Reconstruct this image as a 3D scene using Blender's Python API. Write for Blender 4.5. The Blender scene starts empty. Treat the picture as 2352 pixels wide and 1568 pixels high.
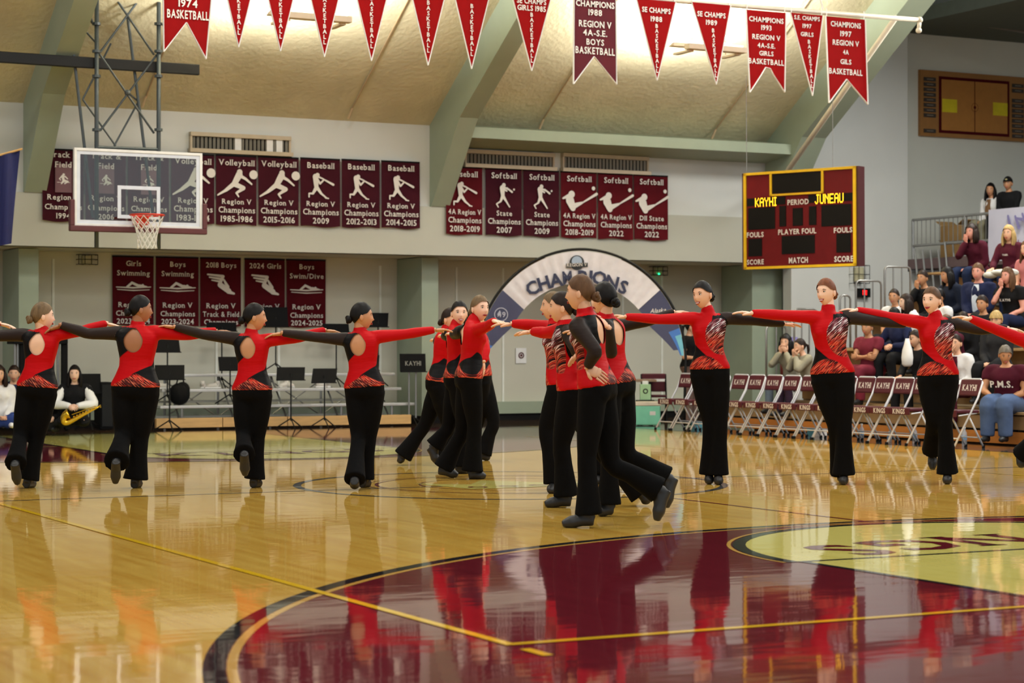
import bpy, math, random
import numpy as np
from mathutils import Vector, Matrix
random.seed(7); rng = np.random.default_rng(7)
SC = bpy.context.scene; COL = SC.collection
# ------------------------------------------------------------------ camera
AZ = math.radians(27.3); FPX = 4750.0; CAMH = 1.19
PITCH = math.atan(21/FPX)
Rv = np.array([math.cos(AZ), -math.sin(AZ), 0.0])
Fh = np.array([math.sin(AZ), math.cos(AZ), 0.0])
Fw = np.array([math.sin(AZ)*math.cos(PITCH), math.cos(AZ)*math.cos(PITCH), math.sin(PITCH)])
Uv = np.cross(Rv, Fw)
CAM = np.array([0, 0, CAMH])
cd = bpy.data.cameras.new('camera'); cam = bpy.data.objects.new('camera', cd); COL.objects.link(cam)
cam.location = CAM
cam.rotation_euler = (math.pi/2+PITCH, 0, -AZ)
cd.sensor_width = 36; cd.lens = FPX/2352*36; cd.clip_start = .1; cd.clip_end = 200
cd.dof.use_dof = True; cd.dof.focus_distance = 17.2; cd.dof.aperture_fstop = 3.2
SC.camera = cam
# ------------------------------------------------------------------ world, light, exposure
SC.view_settings.view_transform = 'Standard'; SC.view_settings.look = 'None'
SC.view_settings.gamma = 1; SC.view_settings.use_curve_mapping = False
SC.view_settings.exposure = -0.08
SC.cycles.use_denoising = True
SC.cycles.max_bounces = 8; SC.cycles.diffuse_bounces = 3; SC.cycles.glossy_bounces = 4
SC.cycles.caustics_reflective = False; SC.cycles.caustics_refractive = False
SC.cycles.sample_clamp_indirect = 4
w = bpy.data.worlds.new('World'); SC.world = w; w.use_nodes = True
w.node_tree.nodes['Background'].inputs[0].default_value = (.78, .85, .90, 1)
w.node_tree.nodes['Background'].inputs[1].default_value = 1.0
def area(loc, rot, sx, sy, power, col=(1, .99, .93)):
    l = bpy.data.lights.new('gym_or_fill_light', 'AREA'); l.shape = 'RECTANGLE'; l.size = sx; l.size_y = sy
    l.energy = power; l.color = col
    o = bpy.data.objects.new('gym_or_fill_light', l); COL.objects.link(o); o.location = loc; o.rotation_euler = rot
    return o
for lx in (2.5, 9, 15.5):          # rows of high-bay lamps under the roof ridge
    for ly in (2, 9, 16, 22):
        area((lx, ly, 8.6), (0, 0, 0), 1.6, 1.6, 140 if ly < 5 else 255)
for ly in (12, 18, 24): area((21.5, ly, 6.9), (0, math.radians(12), 0), 1.6, 1.6, 380)   # unseen fill lamps, added to brighten the end wall and gallery
UPL = [(-10, 0), (0, 0)]
# ------------------------------------------------------------------ helpers: pixels to places
def ray(px, py):
    return Fw + Rv*((px-1176)/FPX) + Uv*((784-py)/FPX)
def at(px, py, d):
    r = ray(px, py); return CAM + r*(d/np.dot(r, Fh))
def onY(px, py, Y):
    r = ray(px, py); return CAM + r*(Y/r[1])
def onX(px, py, X):
    r = ray(px, py); return CAM + r*(X/r[0])
def onZ(px, py, z=0.0):
    r = ray(px, py); return CAM + r*((z-CAMH)/r[2])
def XatY(px, Y): return float(onY(px, 800, Y)[0])
def YatX(px, X): return float(onX(px, 800, X)[1])
def V(*a): return np.array(a, float)
def nrm(v):
    v = np.asarray(v, float); return v/(np.linalg.norm(v)+1e-12)
# ------------------------------------------------------------------ materials
def lin(c):
    return tuple(((x/255)/12.92 if x/255 <= .04045 else ((x/255+.055)/1.055)**2.4) for x in c)
MATS = {}
def mat(name, rgb, rough=.6, metal=0, noise=0, scale=8, bump=0, bscale=60, emit=0, alpha=1, spec=None, stretch=None, ior=None, trans=0, coat=0):
    if name in MATS: return MATS[name]
    m = bpy.data.materials.new(name); m.use_nodes = True; nt = m.node_tree; b = nt.nodes['Principled BSDF']
    c = lin(rgb)
    b.inputs['Base Color'].default_value = (*c, 1); b.inputs['Roughness'].default_value = rough
    b.inputs['Metallic'].default_value = metal
    if spec is not None: b.inputs['Specular IOR Level'].default_value = spec
    if ior: b.inputs['IOR'].default_value = ior
    if coat: b.inputs['Coat Weight'].default_value = coat
    if trans: b.inputs['Transmission Weight'].default_value = trans
    if emit:
        b.inputs['Emission Color'].default_value = (*c, 1); b.inputs['Emission Strength'].default_value = emit
    if alpha < 1: b.inputs['Alpha'].default_value = alpha
    tc = nt.nodes.new('ShaderNodeTexCoord')
    src = tc.outputs['Object']
    if stretch:
        mp = nt.nodes.new('ShaderNodeMapping'); mp.inputs['Scale'].default_value = stretch
        nt.links.new(src, mp.inputs[0]); src = mp.outputs[0]
    if not noise: noise = .06
    n = nt.nodes.new('ShaderNodeTexNoise'); n.inputs['Scale'].default_value = scale; n.inputs['Detail'].default_value = 4
    nt.links.new(src, n.inputs['Vector'])
    mr = nt.nodes.new('ShaderNodeMapRange'); mr.inputs[1].default_value = .3; mr.inputs[2].default_value = .7
    mr.inputs[3].default_value = 1-noise; mr.inputs[4].default_value = 1+noise
    nt.links.new(n.outputs[0], mr.inputs[0])
    mx = nt.nodes.new('ShaderNodeVectorMath'); mx.operation = 'SCALE'; mx.inputs[0].default_value = c
    nt.links.new(mr.outputs[0], mx.inputs['Scale']); nt.links.new(mx.outputs[0], b.inputs['Base Color'])
    if bump:
        n2 = nt.nodes.new('ShaderNodeTexNoise'); n2.inputs['Scale'].default_value = bscale; n2.inputs['Detail'].default_value = 3
        nt.links.new(src, n2.inputs['Vector'])
        bp = nt.nodes.new('ShaderNodeBump'); bp.inputs['Strength'].default_value = 1; bp.inputs['Distance'].default_value = bump
        nt.links.new(n2.outputs[0], bp.inputs['Height']); nt.links.new(bp.outputs[0], b.inputs['Normal'])
    MATS[name] = m; return m
def gloss_floor(name, rgb, rgb2, grain=0.0, streak=.35):
    """varnished court: fine strip grain along Y, slightly wavy clear coat"""
    m = bpy.data.materials.new(name); m.use_nodes = True; nt = m.node_tree; b = nt.nodes['Principled BSDF']; L = nt.links.new
    tc = nt.nodes.new('ShaderNodeTexCoord'); geo = tc.outputs['Object']
    def node(t, **k):
        n = nt.nodes.new(t)
        for a, v in k.items(): n.inputs[a].default_value = v
        return n
    mp = node('ShaderNodeMapping', Scale=(9.0, .55, 1)); L(geo, mp.inputs[0])
    n1 = node('ShaderNodeTexNoise', Scale=1.6, Detail=5.0, Roughness=.6); L(mp.outputs[0], n1.inputs['Vector'])
    br = nt.nodes.new('ShaderNodeTexBrick'); mp2 = node('ShaderNodeMapping', Rotation=(0, 0, math.pi/2)); L(geo, mp2.inputs[0]); L(mp2.outputs[0], br.inputs['Vector'])
    br.inputs['Scale'].default_value = 1; br.inputs['Brick Width'].default_value = 1.1; br.inputs['Row Height'].default_value = .0571
    br.inputs['Mortar Size'].default_value = .0008; br.inputs['Color1'].default_value = (.35, .35, .35, 1); br.inputs['Color2'].default_value = (.65, .65, .65, 1)
    br.inputs['Mortar'].default_value = (.3, .3, .3, 1)
    ad = nt.nodes.new('ShaderNodeMix'); ad.inputs['Factor'].default_value = grain
    bw = nt.nodes.new('ShaderNodeRGBToBW'); L(br.outputs['Color'], bw.inputs[0])
    L(n1.outputs[0], ad.inputs['A']); L(bw.outputs[0], ad.inputs['B'])
    cr = nt.nodes.new('ShaderNodeValToRGB'); cr.color_ramp.elements[0].position = .5-streak*.5; cr.color_ramp.elements[1].position = .5+streak*.5
    cr.color_ramp.elements[0].color = (*lin(rgb2), 1); cr.color_ramp.elements[1].color = (*lin(rgb), 1)
    L(ad.outputs[0], cr.inputs[0]); L(cr.outputs[0], b.inputs['Base Color'])
    b.inputs['Roughness'].default_value = .045; b.inputs['IOR'].default_value = 1.5
    # long lazy ripples of the varnish along the boards
    mp3 = node('ShaderNodeMapping', Scale=(2.2, 5.0, 1)); L(geo, mp3.inputs[0])
    n3 = node('ShaderNodeTexNoise', Scale=1.0, Detail=2.0); L(mp3.outputs[0], n3.inputs['Vector'])
    bp = node('ShaderNodeBump', Strength=1.0, Distance=.0008); L(n3.outputs[0], bp.inputs['Height']); L(bp.outputs[0], b.inputs['Normal'])
    MATS[name] = m; return m
# ------------------------------------------------------------------ mesh builder
WL = {}
STUFF = {'lettering', 'net', 'cage', 'figure', 'painted_shapes', 'painted_stems', 'lit_name', 'digits'}
class MB:
    def __init__(s): s.v = []; s.f = []; s.mi = []; s.m = 0
    def add(s, vs, fs):
        k = len(s.v); s.v += [tuple(map(float, p)) for p in vs]
        s.f += [tuple(i+k for i in f) for f in fs]; s.mi += [s.m]*len(fs); return s
    def box(s, a, b, ax=None):
        a = np.minimum(a, b).astype(float) if ax is None else a; 
        lo = np.minimum(np.array(a, float), np.array(b, float)); hi = np.maximum(np.array(a, float), np.array(b, float))
        vs = [(x, y, z) for z in (lo[2], hi[2]) for y in (lo[1], hi[1]) for x in (lo[0], hi[0])]
        return s.add(vs, [(0, 2, 3, 1), (4, 5, 7, 6), (0, 1, 5, 4), (2, 6, 7, 3), (0, 4, 6, 2), (1, 3, 7, 5)])
    def obox(s, c, ux, uy, uz):
        """box from centre and three half-extent vectors"""
        c, ux, uy, uz = map(lambda q: np.array(q, float), (c, ux, uy, uz))
        vs = [c+i*ux+j*uy+k*uz for k in (-1, 1) for j in (-1, 1) for i in (-1, 1)]
        return s.add(vs, [(0, 2, 3, 1), (4, 5, 7, 6), (0, 1, 5, 4), (2, 6, 7, 3), (0, 4, 6, 2), (1, 3, 7, 5)])
    def tube(s, pts, r, n=8, flat=1.0, up=None, cap=True):
        pts = [np.array(p, float) for p in pts]; m = len(pts)
        rs = [r]*m if np.isscalar(r) else list(r)
        rings = []; a = None
        for i, p in enumerate(pts):
            t = nrm((pts[min(i+1, m-1)]-pts[max(i-1, 0)]))
            if a is None:
                ref = np.array(up if up is not None else ((0, 0, 1) if abs(t[2]) < .9 else (1, 0, 0)), float)
                a = nrm(np.cross(t, ref))
            a = nrm(a-t*np.dot(a, t)); b = np.cross(t, a)
            rings.append([p+rs[i]*(math.cos(q)*a+math.sin(q)*b*flat) for q in (2*math.pi*j/n for j in range(n))])
        vs = [v for rg in rings for v in rg]; fs = []
        for i in range(m-1):
            for j in range(n):
                k = (j+1) % n; fs.append((i*n+j, i*n+k, (i+1)*n+k, (i+1)*n+j))
        if cap: fs += [tuple(range(n))[::-1], tuple((m-1)*n+j for j in range(n))]
        return s.add(vs, fs)
    def ball(s, c, r, n=10, m=7, R=None):
        r = np.array([r]*3 if np.isscalar(r) else r, float); c = np.array(c, float)
        R = np.eye(3) if R is None else R
        vs = [(0, 0, 1)]
        for i in range(1, m):
            th = math.pi*i/m
            vs += [(math.sin(th)*math.cos(2*math.pi*j/n), math.sin(th)*math.sin(2*math.pi*j/n), math.cos(th)) for j in range(n)]
        vs.append((0, 0, -1)); fs = []
        for j in range(n): fs.append((0, 1+j, 1+(j+1) % n))
        for i in range(m-2):
            for j in range(n):
                a = 1+i*n; fs.append((a+j, a+n+j, a+n+(j+1) % n, a+(j+1) % n))
        e = len(vs)-1; a = 1+(m-2)*n
        for j in range(n): fs.append((e, a+(j+1) % n, a+j))
        return s.add([c+R@(np.array(v)*r) for v in vs], fs)
    def prism(s, poly, O, ux, uy, un, t):
        """flat outline (u,v) in frame O,ux,uy extruded along un by t"""
        O, ux, uy, un = map(lambda q: np.array(q, float), (O, ux, uy, un)); n = len(poly)
        vs = [O+ux*a+uy*b for a, b in poly]+[O+ux*a+uy*b+un*t for a, b in poly]
        return s.add(vs, [tuple(range(n))[::-1], tuple(range(n, 2*n))]+[(i, (i+1) % n, n+(i+1) % n, n+i) for i in range(n)])
    def build(s, name, mats, parent=None, smooth=False, base=None, bevel=0):
        vs = np.array(s.v, float).reshape(-1, 3)
        if parent is not None: org = WL[parent.name]
        elif base is not None: org = np.array(base, float)
        else:
            lo, hi = vs.min(0), vs.max(0); org = np.array([(lo[0]+hi[0])/2, (lo[1]+hi[1])/2, lo[2]])
        me = bpy.data.meshes.new(name); me.from_pydata((vs-org).tolist(), [], s.f)
        for m in (mats if isinstance(mats, (list, tuple)) else [mats]): me.materials.append(m)
        if any(s.mi): me.polygons.foreach_set('material_index', s.mi)
        if smooth: me.polygons.foreach_set('use_smooth', [True]*len(me.polygons))
        me.update()
        o = bpy.data.objects.new(name, me); COL.objects.link(o)
        if name in STUFF: o['kind'] = 'stuff'
        if parent is not None: o.parent = parent; WL[o.name] = org
        else: o.location = org; WL[o.name] = org
        if bevel:
            bm = o.modifiers.new('bevel', 'BEVEL'); bm.width = bevel; bm.segments = 2; bm.limit_method = 'ANGLE'
        return o
def tag(o, label=None, cat=None, group=None, kind=None):
    if label: o['label'] = label
    if cat: o['category'] = cat
    if group: o['group'] = group
    if kind: o['kind'] = kind
    return o
def thing(name, loc, label, cat, group=None):
    o = bpy.data.objects.new(name, None); COL.objects.link(o); o.location = loc; o.empty_display_size = .1
    WL[o.name] = np.array(loc, float); return tag(o, label, cat, group)
def copy_tree(o, loc, label=None, group=None, rotz=None):
    c = o.copy(); COL.objects.link(c); c.location = loc
    if rotz is not None: c.rotation_euler = (0, 0, rotz)
    if label: c['label'] = label
    if group: c['group'] = group
    for ch in list(o.children):
        d = ch.copy(); COL.objects.link(d); d.parent = c
        for g in list(ch.children):
            e = g.copy(); COL.objects.link(e); e.parent = d
    return c
# ------------------------------------------------------------------ lettering
GL = {}
def glyph(ch, bold=.0):
    key = (ch, bold)
    if key in GL: return GL[key]
    cu = bpy.data.curves.new('g', 'FONT'); cu.body = ch; cu.size = 1; cu.resolution_u = 2; cu.offset = bold
    o = bpy.data.objects.new('g', cu); COL.objects.link(o)
    me = bpy.data.meshes.new_from_object(o.evaluated_get(bpy.context.evaluated_depsgraph_get()))
    n = len(me.vertices); v = np.zeros(n*3); me.vertices.foreach_get('co', v); v = v.reshape(-1, 3)[:, :2]
    f = [tuple(p.vertices) for p in me.polygons]
    cnt = {}
    for p in f:
        for i in range(len(p)):
            e = tuple(sorted((p[i], p[(i+1) % len(p)]))); cnt[e] = cnt.get(e, 0)+1
    be = [(v[a], v[b]) for (a, b), c in cnt.items() if c == 1]
    bpy.data.objects.remove(o); bpy.data.curves.remove(cu); bpy.data.meshes.remove(me)
    GL[key] = (v, f, be); return GL[key]
def text2d(txt, bold=.0, serif=False, gap=.09):
    """returns list of (verts2d, faces) for a line, cap height about .7, starting at x=0"""
    x = 0; out = []
    for ch in txt:
        if ch == ' ': x += .30; continue
        v, f, be = glyph(ch, bold)
        if len(v) == 0: x += .3; continue
        x0, x1 = v[:, 0].min(), v[:, 0].max()
        sh = np.array([x-x0, 0]); out.append((v+sh, f))
        pad = 0
        if serif:
            for a, b in be:
                if abs(a[1]-b[1]) < .004 and .05 < abs(a[0]-b[0]) < .2:
                    yy = a[1]; xa, xb = min(a[0], b[0])-.055, max(a[0], b[0])+.055
                    dy = .045 if yy < .25 else -.045
                    if .1 < yy < .45 : continue
                    out.append((np.array([(xa, yy), (xb, yy), (xb, yy+dy), (xa, yy+dy)])+sh, [(0, 1, 2, 3)])); pad = .05
        x += (x1-x0)+gap+pad
    return out, x-gap
class Face:
    """a flat face in space that print is laid on: origin (left, bottom), full-width and full-height vectors"""
    def __init__(s, BL, BR, TL, off=.006, n=None):
        s.O = np.array(BL, float); s.w = np.linalg.norm(BR-BL); s.h = np.linalg.norm(TL-BL)
        s.ux = (BR-BL)/s.w; s.uz = (TL-BL)/s.h
        s.n = nrm(np.cross(s.ux, s.uz)) if n is None else n
        if n is None and np.dot(s.n, CAM-s.O) < 0: s.n = -s.n
        s.off = off
    def P(s, u, v, e=0): return s.O+s.ux*(u*s.w)+s.uz*(v*s.h)+s.n*(s.off+e)
    def text(s, mb, txt, cu, cv, hgt, maxw=.92, bold=.0, serif=False, slant=0, rot=0):
        """hgt = cap height as a fraction of face height"""
        parts, W = text2d(txt, bold, serif)
        sc = hgt*s.h/.7; sx = sc
        if W*sx > maxw*s.w: sx = maxw*s.w/W
        for v, f in parts:
            q = [((a-W/2)*sx+slant*b*sc, (b-.35)*sc) for a, b in v]
            mb.add([s.P(cu, cv)+s.ux*a+s.uz*b for a, b in q], f)
    def strokes(s, mb, segs, cu, cv, k):
        """thick tapered strokes: (x0,y0,x1,y1,w0,w1) y down, balls: (x,y,r)"""
        e = 0
        for g in segs:
            e += .0002
            if len(g) == 3:
                x, y, r = g; pts = [(x+r*math.cos(t), y+r*math.sin(t)) for t in np.linspace(0, 2*math.pi, 14)[:-1]]
            else:
                x0, y0, x1, y1, w0, w1 = g; th = math.atan2(y1-y0, x1-x0)
                pts = [(x0+w0*math.cos(t), y0+w0*math.sin(t)) for t in np.linspace(th+math.pi/2, th+3*math.pi/2, 6)]
                pts += [(x1+w1*math.cos(t), y1+w1*math.sin(t)) for t in np.linspace(th-math.pi/2, th+math.pi/2, 6)]
            mb.add([s.P(cu, cv, e)+s.ux*(a*k)-s.uz*(b*k) for a, b in pts], [tuple(range(len(pts)))])
    def rect(s, mb, u0, v0, u1, v1, e=0):
        mb.add([s.P(u0, v0, e), s.P(u1, v0, e), s.P(u1, v1, e), s.P(u0, v1, e)], [(0, 1, 2, 3)])
# ================================================================== SETTING
XC, YC = 8.6, 16.4
M_wall = mat('painted_wall', (204, 206, 202), .7, noise=.03, scale=1.2)
M_wall2 = mat('painted_parapet', (178, 178, 166), .7, noise=.03, scale=1.2)
M_wall3 = mat('painted_lower_wall', (198, 196, 180), .75, noise=.03, scale=1.0)
M_wallg = mat('grey_wall', (220, 222, 212), .75, noise=.03, scale=1.0)
M_ceil = mat('ceiling_deck', (200, 192, 160), .9, noise=.10, scale=1.3, bump=.012, bscale=14)
M_green = mat('sage_paint', (150, 162, 142), .55, noise=.04, scale=3)
M_black = mat('black_metal', (18, 19, 19), .5, spec=.25)
M_blackm = mat('black_matte', (15, 15, 16), .8, spec=.15)
M_grey = mat('grey_steel', (150, 150, 148), .35, metal=.6)
M_dgrey = mat('dark_grey_pipe', (62, 68, 70), .45, metal=.3)
M_white = mat('white_paint', (232, 232, 230), .4)
M_cream = mat('cream_pipe', (206, 196, 176), .5)
M_maroon = mat('maroon_cloth', (78, 14, 22), .8, spec=.08, noise=.12, scale=5)
M_maroond = mat('dark_maroon_cloth', (56, 16, 27), .8, spec=.08, noise=.12, scale=5)
M_print = mat('white_print', (222, 216, 208), .8)
M_wood = mat('pine_board', (206, 164, 104), .5, noise=.14, scale=3, stretch=(1, 1, 6))
M_bleach = mat('bleacher_wood', (172, 140, 96), .5, noise=.1, scale=3)
M_alu = mat('aluminium', (198, 198, 196), .35, metal=.5)
FLW = gloss_floor('maple_floor', (218, 182, 90), (190, 140, 52), .35, .42)
FLM = gloss_floor('maroon_floor_paint', (104, 28, 40), (92, 22, 34), .1)
FLC = gloss_floor('cream_floor_paint', (216, 206, 118), (206, 194, 102), .25)
FLK = gloss_floor('black_floor_paint', (34, 36, 40), (28, 30, 33))
FLY = gloss_floor('yellow_floor_tape', (232, 190, 40), (222, 176, 34))
FLB = gloss_floor('dark_apron', (98, 74, 52), (84, 60, 42))
FLG = gloss_floor('gold_floor_line', (206, 160, 80), (196, 150, 70))
FLS = gloss_floor('slate_floor_line', (70, 72, 74), (60, 62, 66))
fl = MB().box((-14, -6, -.2), (32, 34, 0)).build('floor', FLW, base=(0, 0, 0)); tag(fl, kind='structure')
def fpoly(name, pts, m, z):
    return MB().add([(x, y, z) for x, y in pts], [tuple(range(len(pts)))]).build(name, m, fl)
def frect(name, x0, y0, x1, y1, m, z): return fpoly(name, [(x0, y0), (x1, y0), (x1, y1), (x0, y1)], m, z)
def fring(name, cx, cy, r0, r1, a0, a1, m, z, n=96):
    mb = MB(); t = np.linspace(a0, a1, n+1)
    vs = [(cx+r*math.cos(q), cy+r*math.sin(q), z) for q in t for r in (r0, r1)]
    mb.add(vs, [(2*i, 2*i+1, 2*i+3, 2*i+2) for i in range(n)]); return mb.build(name, m, fl)
frect('apron', -14, 28.95, 32, 31.5, FLB, .0008)
frect('apron', 16.75, -6, 32, 28.95, FLB, .0008)
for sgn, hy in ((1, 5.27), (-1, 27.53)):
    by = hy-sgn*1.575; R3 = 6.36
    a = [(XC+R3*math.cos(t), hy+sgn*R3*math.sin(t)) for t in np.linspace(0, math.pi, 90)]
    fpoly('three_point_zone', [(XC+R3, by)]+a+[(XC-R3, by)], FLM, .0012)
    s0, s1 = (0, math.pi) if sgn > 0 else (math.pi, 2*math.pi)
    fring('three_point_line', XC, hy, R3, R3+.085, s0, s1, FLK, .0018)
    fring('three_point_trim', XC, hy, R3-.045, R3-.005, s0, s1, FLG, .0018)
    for q in (-1, 1): frect('three_point_line', XC+q*R3, by, XC+q*(R3+.085), hy, FLK, .0018)
    fy = hy+sgn*4.33
    frect('key_paint', XC-1.8, by, XC+1.8, fy, FLC, .0022)
    t = np.linspace(0, 2*math.pi, 65)[:-1]
    fpoly('key_circle', [(XC+1.82*math.cos(q), fy+1.82*math.sin(q)) for q in t], FLC, .0026)
    fring('key_circle_line', XC, fy, 1.82, 1.90, s0, s1, FLK, .0032)
    fring('key_circle_trim', XC, fy, 1.91, 1.935, s0, s1, FLG, .0032)
    for q in (-1, 1): frect('key_line', XC+q*1.80-.025, by, XC+q*1.80+.025, fy, FLK, .0030)
    frect('free_throw_line', XC-1.83, fy-.025, XC+1.83, fy+.025, FLK, .0034)
    mb = MB()
    for i, ch in enumerate('KINGS'):                 # reads upright from half court
        v, f, be = glyph(ch, .02); sx, sy = .80, .86
        v0 = v-np.array([(v[:, 0].min()+v[:, 0].max())/2, .35])
        segs = [(v0, f)]
        for a_, b_ in be:
            if abs(a_[1]-b_[1]) < .004 and .05 < abs(a_[0]-b_[0]) < .2 and not .1 < a_[1] < .5:
                cxm = (v[:, 0].min()+v[:, 0].max())/2
                xa, xb = min(a_[0], b_[0])-.06-cxm, max(a_[0], b_[0])+.06-cxm; yy = a_[1]-.35; dy = .05 if yy < 0 else -.05
                segs.append((np.array([(xa, yy), (xb, yy), (xb, yy+dy), (xa, yy+dy)]), [(0, 1, 2, 3)]))
        th = math.radians([32, 61, 90, 119, 148][i]) if sgn > 0 else -math.radians([32, 61, 90, 119, 148][i])
        off_ = [1.12, .62, .02, -.60, -1.16][i]*(1 if sgn > 0 else -1); c = V(XC+off_, fy+sgn*(.56-.10*off_**2)); rot = -off_*.12*sgn
        for vv, ff in segs:
            q = [(-(x*sx), -(y*sy)) if sgn > 0 else (x*sx, y*sy) for x, y in vv]
            rr = rot
            mb.add([(c[0]+x*math.cos(rr)-y*math.sin(rr), c[1]+x*math.sin(rr)+y*math.cos(rr), .0040) for x, y in q], ff)
    mb.build('lettering', FLM, fl)
    for q in (-1, 1):
        for yy in (1.9, 2.8, 3.7): frect('lane_mark', XC+q*1.85, by+sgn*yy, XC+q*2.05, by+sgn*(yy+.05), FLC, .0030)
fring('centre_circle', XC-.15, YC, 1.86, 1.93, 0, 2*math.pi, FLS, .0012)
for r0, r1 in ((1.18, 1.21), (1.27, 1.285), (.80, .82)): fring('emblem_ring', XC-.15, YC, r0, r1, 0, 2*math.pi, FLM, .0016)
fpoly('emblem_crown', [(XC-.15+x, YC+y) for x, y in ((-.6, -.45), (.6, -.45), (.75, .45), (.35, .1), (0, .6), (-.35, .1), (-.75, .45))], FLC, .0020)
for x in (-.45, -.15, .15, .45): fring('emblem_jewel', XC-.15+x, YC-.25, .05, .09, 0, 2*math.pi, FLM, .0024, 16)
frect('half_court_line', .98, YC-.025, 16.3, YC+.025, FLS, .0014)
frect('cross_court_line', 8.78, 11.6, 8.82, YC, FLM, .0014)
for x in (3.83,): frect('volleyball_sideline', x-.025, 7.42, x+.025, 25.4, FLY, .0042)
frect('volleyball_sideline', 13.3, 7.42, 13.35, 25.4, FLY, .0042)
frect('volleyball_end_line', 3.83, 7.415, 13.35, 7.465, FLY, .0044)
frect('serving_mark', 3.80, 7.10, 3.85, 7.30, FLY, .0042)
frect('baseline', .98, 28.9, 16.3, 29.05, FLK, .0030)
frect('sideline', 16.25, 3.7, 16.75, 28.95, FLS, .0016)
frect('sideline', .55, 3.7, .98, 28.95, FLK, .0016)
# ---- walls
YF, YL = 30.0, 31.5
ZS = float(onY(600, 577, YF)[2]); ZT = float(onY(495, 261, YF)[2]); ZL = float(onY(950, 473, YF)[2])
XE = XatY(2085, YF)
def wall(name, a, b, m): return tag(MB().box(a, b).build(name, m), kind='structure')
wl = wall('wall_lower', (-14, YL, 0), (24.5, YL+.2, ZS), M_wall3)
mb = MB()
for px in (122, 497, 640, 873, 1048, 1155, 1430, 1520):
    x = XatY(px, YL); mb = MB().box((x-.018, YL-.015, .15), (x+.018, YL, 2.6)); mb.build('panel_seam', mat('seam_strip', (228, 230, 220), .7), wl)
wall('soffit_floor', (-14, YF+.05, ZS), (24.5, YL+.2, ZS+.1), M_wall3)['kind'] = 'structure'
wu = wall('wall_upper', (-14, YF, ZS), (21.0, YF+.25, ZT+.2), M_wall)
MB().box((-14, YF-.05, ZS), (20.9, YF, ZL)).build('parapet', M_wall2, wu)
wall('wall_end', (21.0, YF, 0), (XE, YF+.25, 9.0), M_wall)
wall('wall_under_gallery', (XE, YF, 0), (32, YF+.25, 2.62), M_wall)
wall('wall_gallery', (XE, YF+.8, 2.6), (32, YF+1, 9.0), M_wallg)
wall('wall_gallery_side', (XE-.1, YF+.25, 2.6), (XE, YF+.8, 9.0), M_wallg)
wall('wall_right', (30.5, -6, 0), (30.7, 30, 9), M_wallg)
tag(MB().box((XE, 6, 2.66), (30.5, YF+.8, 2.84)).build('gallery_floor', mat('gallery_slab', (92, 74, 76), .7)), kind='structure')
MB().box((-14, YL-.12, .0), (20.9, YL, .12)).build('baseboard_back', M_blackm)['kind'] = 'structure'
MB().box((-14, YL-.15, .12), (20.9, YL, .32)).build('trim_1', M_green)['kind'] = 'structure'
# ---- ceiling (sloping deck up to the ridge) and its beams
SL = .66
def zc(Y): return ZT+SL*(YF-Y)
def slab(name, x0, x1, m):
    y1 = 16.4
    return tag(MB().prism([(YF, ZT), (y1, zc(y1)), (y1, zc(y1)+.3), (YF, ZT+.3)], (x0, 0, 0), (0, 1, 0), (0, 0, 1), (1, 0, 0), x1-x0).build(name, m), kind='structure')
slab('ceiling', -14, 21.0, M_ceil)
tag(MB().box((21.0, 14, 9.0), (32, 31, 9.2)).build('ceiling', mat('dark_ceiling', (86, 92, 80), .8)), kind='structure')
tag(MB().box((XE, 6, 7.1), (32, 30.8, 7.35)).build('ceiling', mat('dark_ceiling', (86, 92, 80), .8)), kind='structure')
tag(MB().box((-14, -6, 13.8), (21.0, 16.4, 14.0)).build('ceiling', M_ceil), kind='structure')
E_ = (YF-1.1, ZT+.02)
prof = [(YF, ZL), (YF, ZT), (16.4, zc(16.4)), (16.4, zc(16.4)-.72), E_, (YF-.07, ZL)]
BX = [XatY(78, YF), XatY(1010, YF), XatY(1775, YF)]
BX = [BX[0], BX[1]-.02, BX[2]]
lb = ['sage green sloping roof beam behind the hanging backboard truss', 'sage green sloping roof beam between the two ceiling lamps', 'sage green sloping roof beam behind the scoreboard']
for x, l in zip(BX, lb):
    b = MB().prism(prof, (x-.16, 0, 0), (0, 1, 0), (0, 0, 1), (1, 0, 0), .32 if l != lb[2] else .5).build('roof_beam', M_green)
    tag(b, l, 'beam', 'sloping roof beams')
MB().prism([(YF-.8, ZT-.08), (YF-.8, ZT-.25), (YF, ZT-.34), (YF, ZT+.04)], (BX[1]+.16, 0, 0), (0, 1, 0), (0, 0, 1), (1, 0, 0), BX[2]-BX[1]-.3).build('trim_2', M_green)['kind'] = 'structure'
# pillars under the gallery parapet
for px, l in ((62, 'sage green square pillar at the left under the gallery'), (982, 'sage green square pillar behind the sign reading KAYHI'), (1755, 'sage green pillar below the scoreboard')):
    x = XatY(px, YF+.6)
    t = thing('pillar', (x, YF+.8, 0), l, 'pillar', 'pillars under the overhang')
    hw = .15 if px < 1700 else .32
    MB().box((x-hw, YF+.5, 0), (x+hw, YL-.01, ZS-.01)).build('shaft', M_green, t, bevel=.008)
    MB().box((x-hw-.02, YF+.48, 0), (x+hw+.02, YL-.01, .13)).build('base', M_blackm, t)
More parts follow.
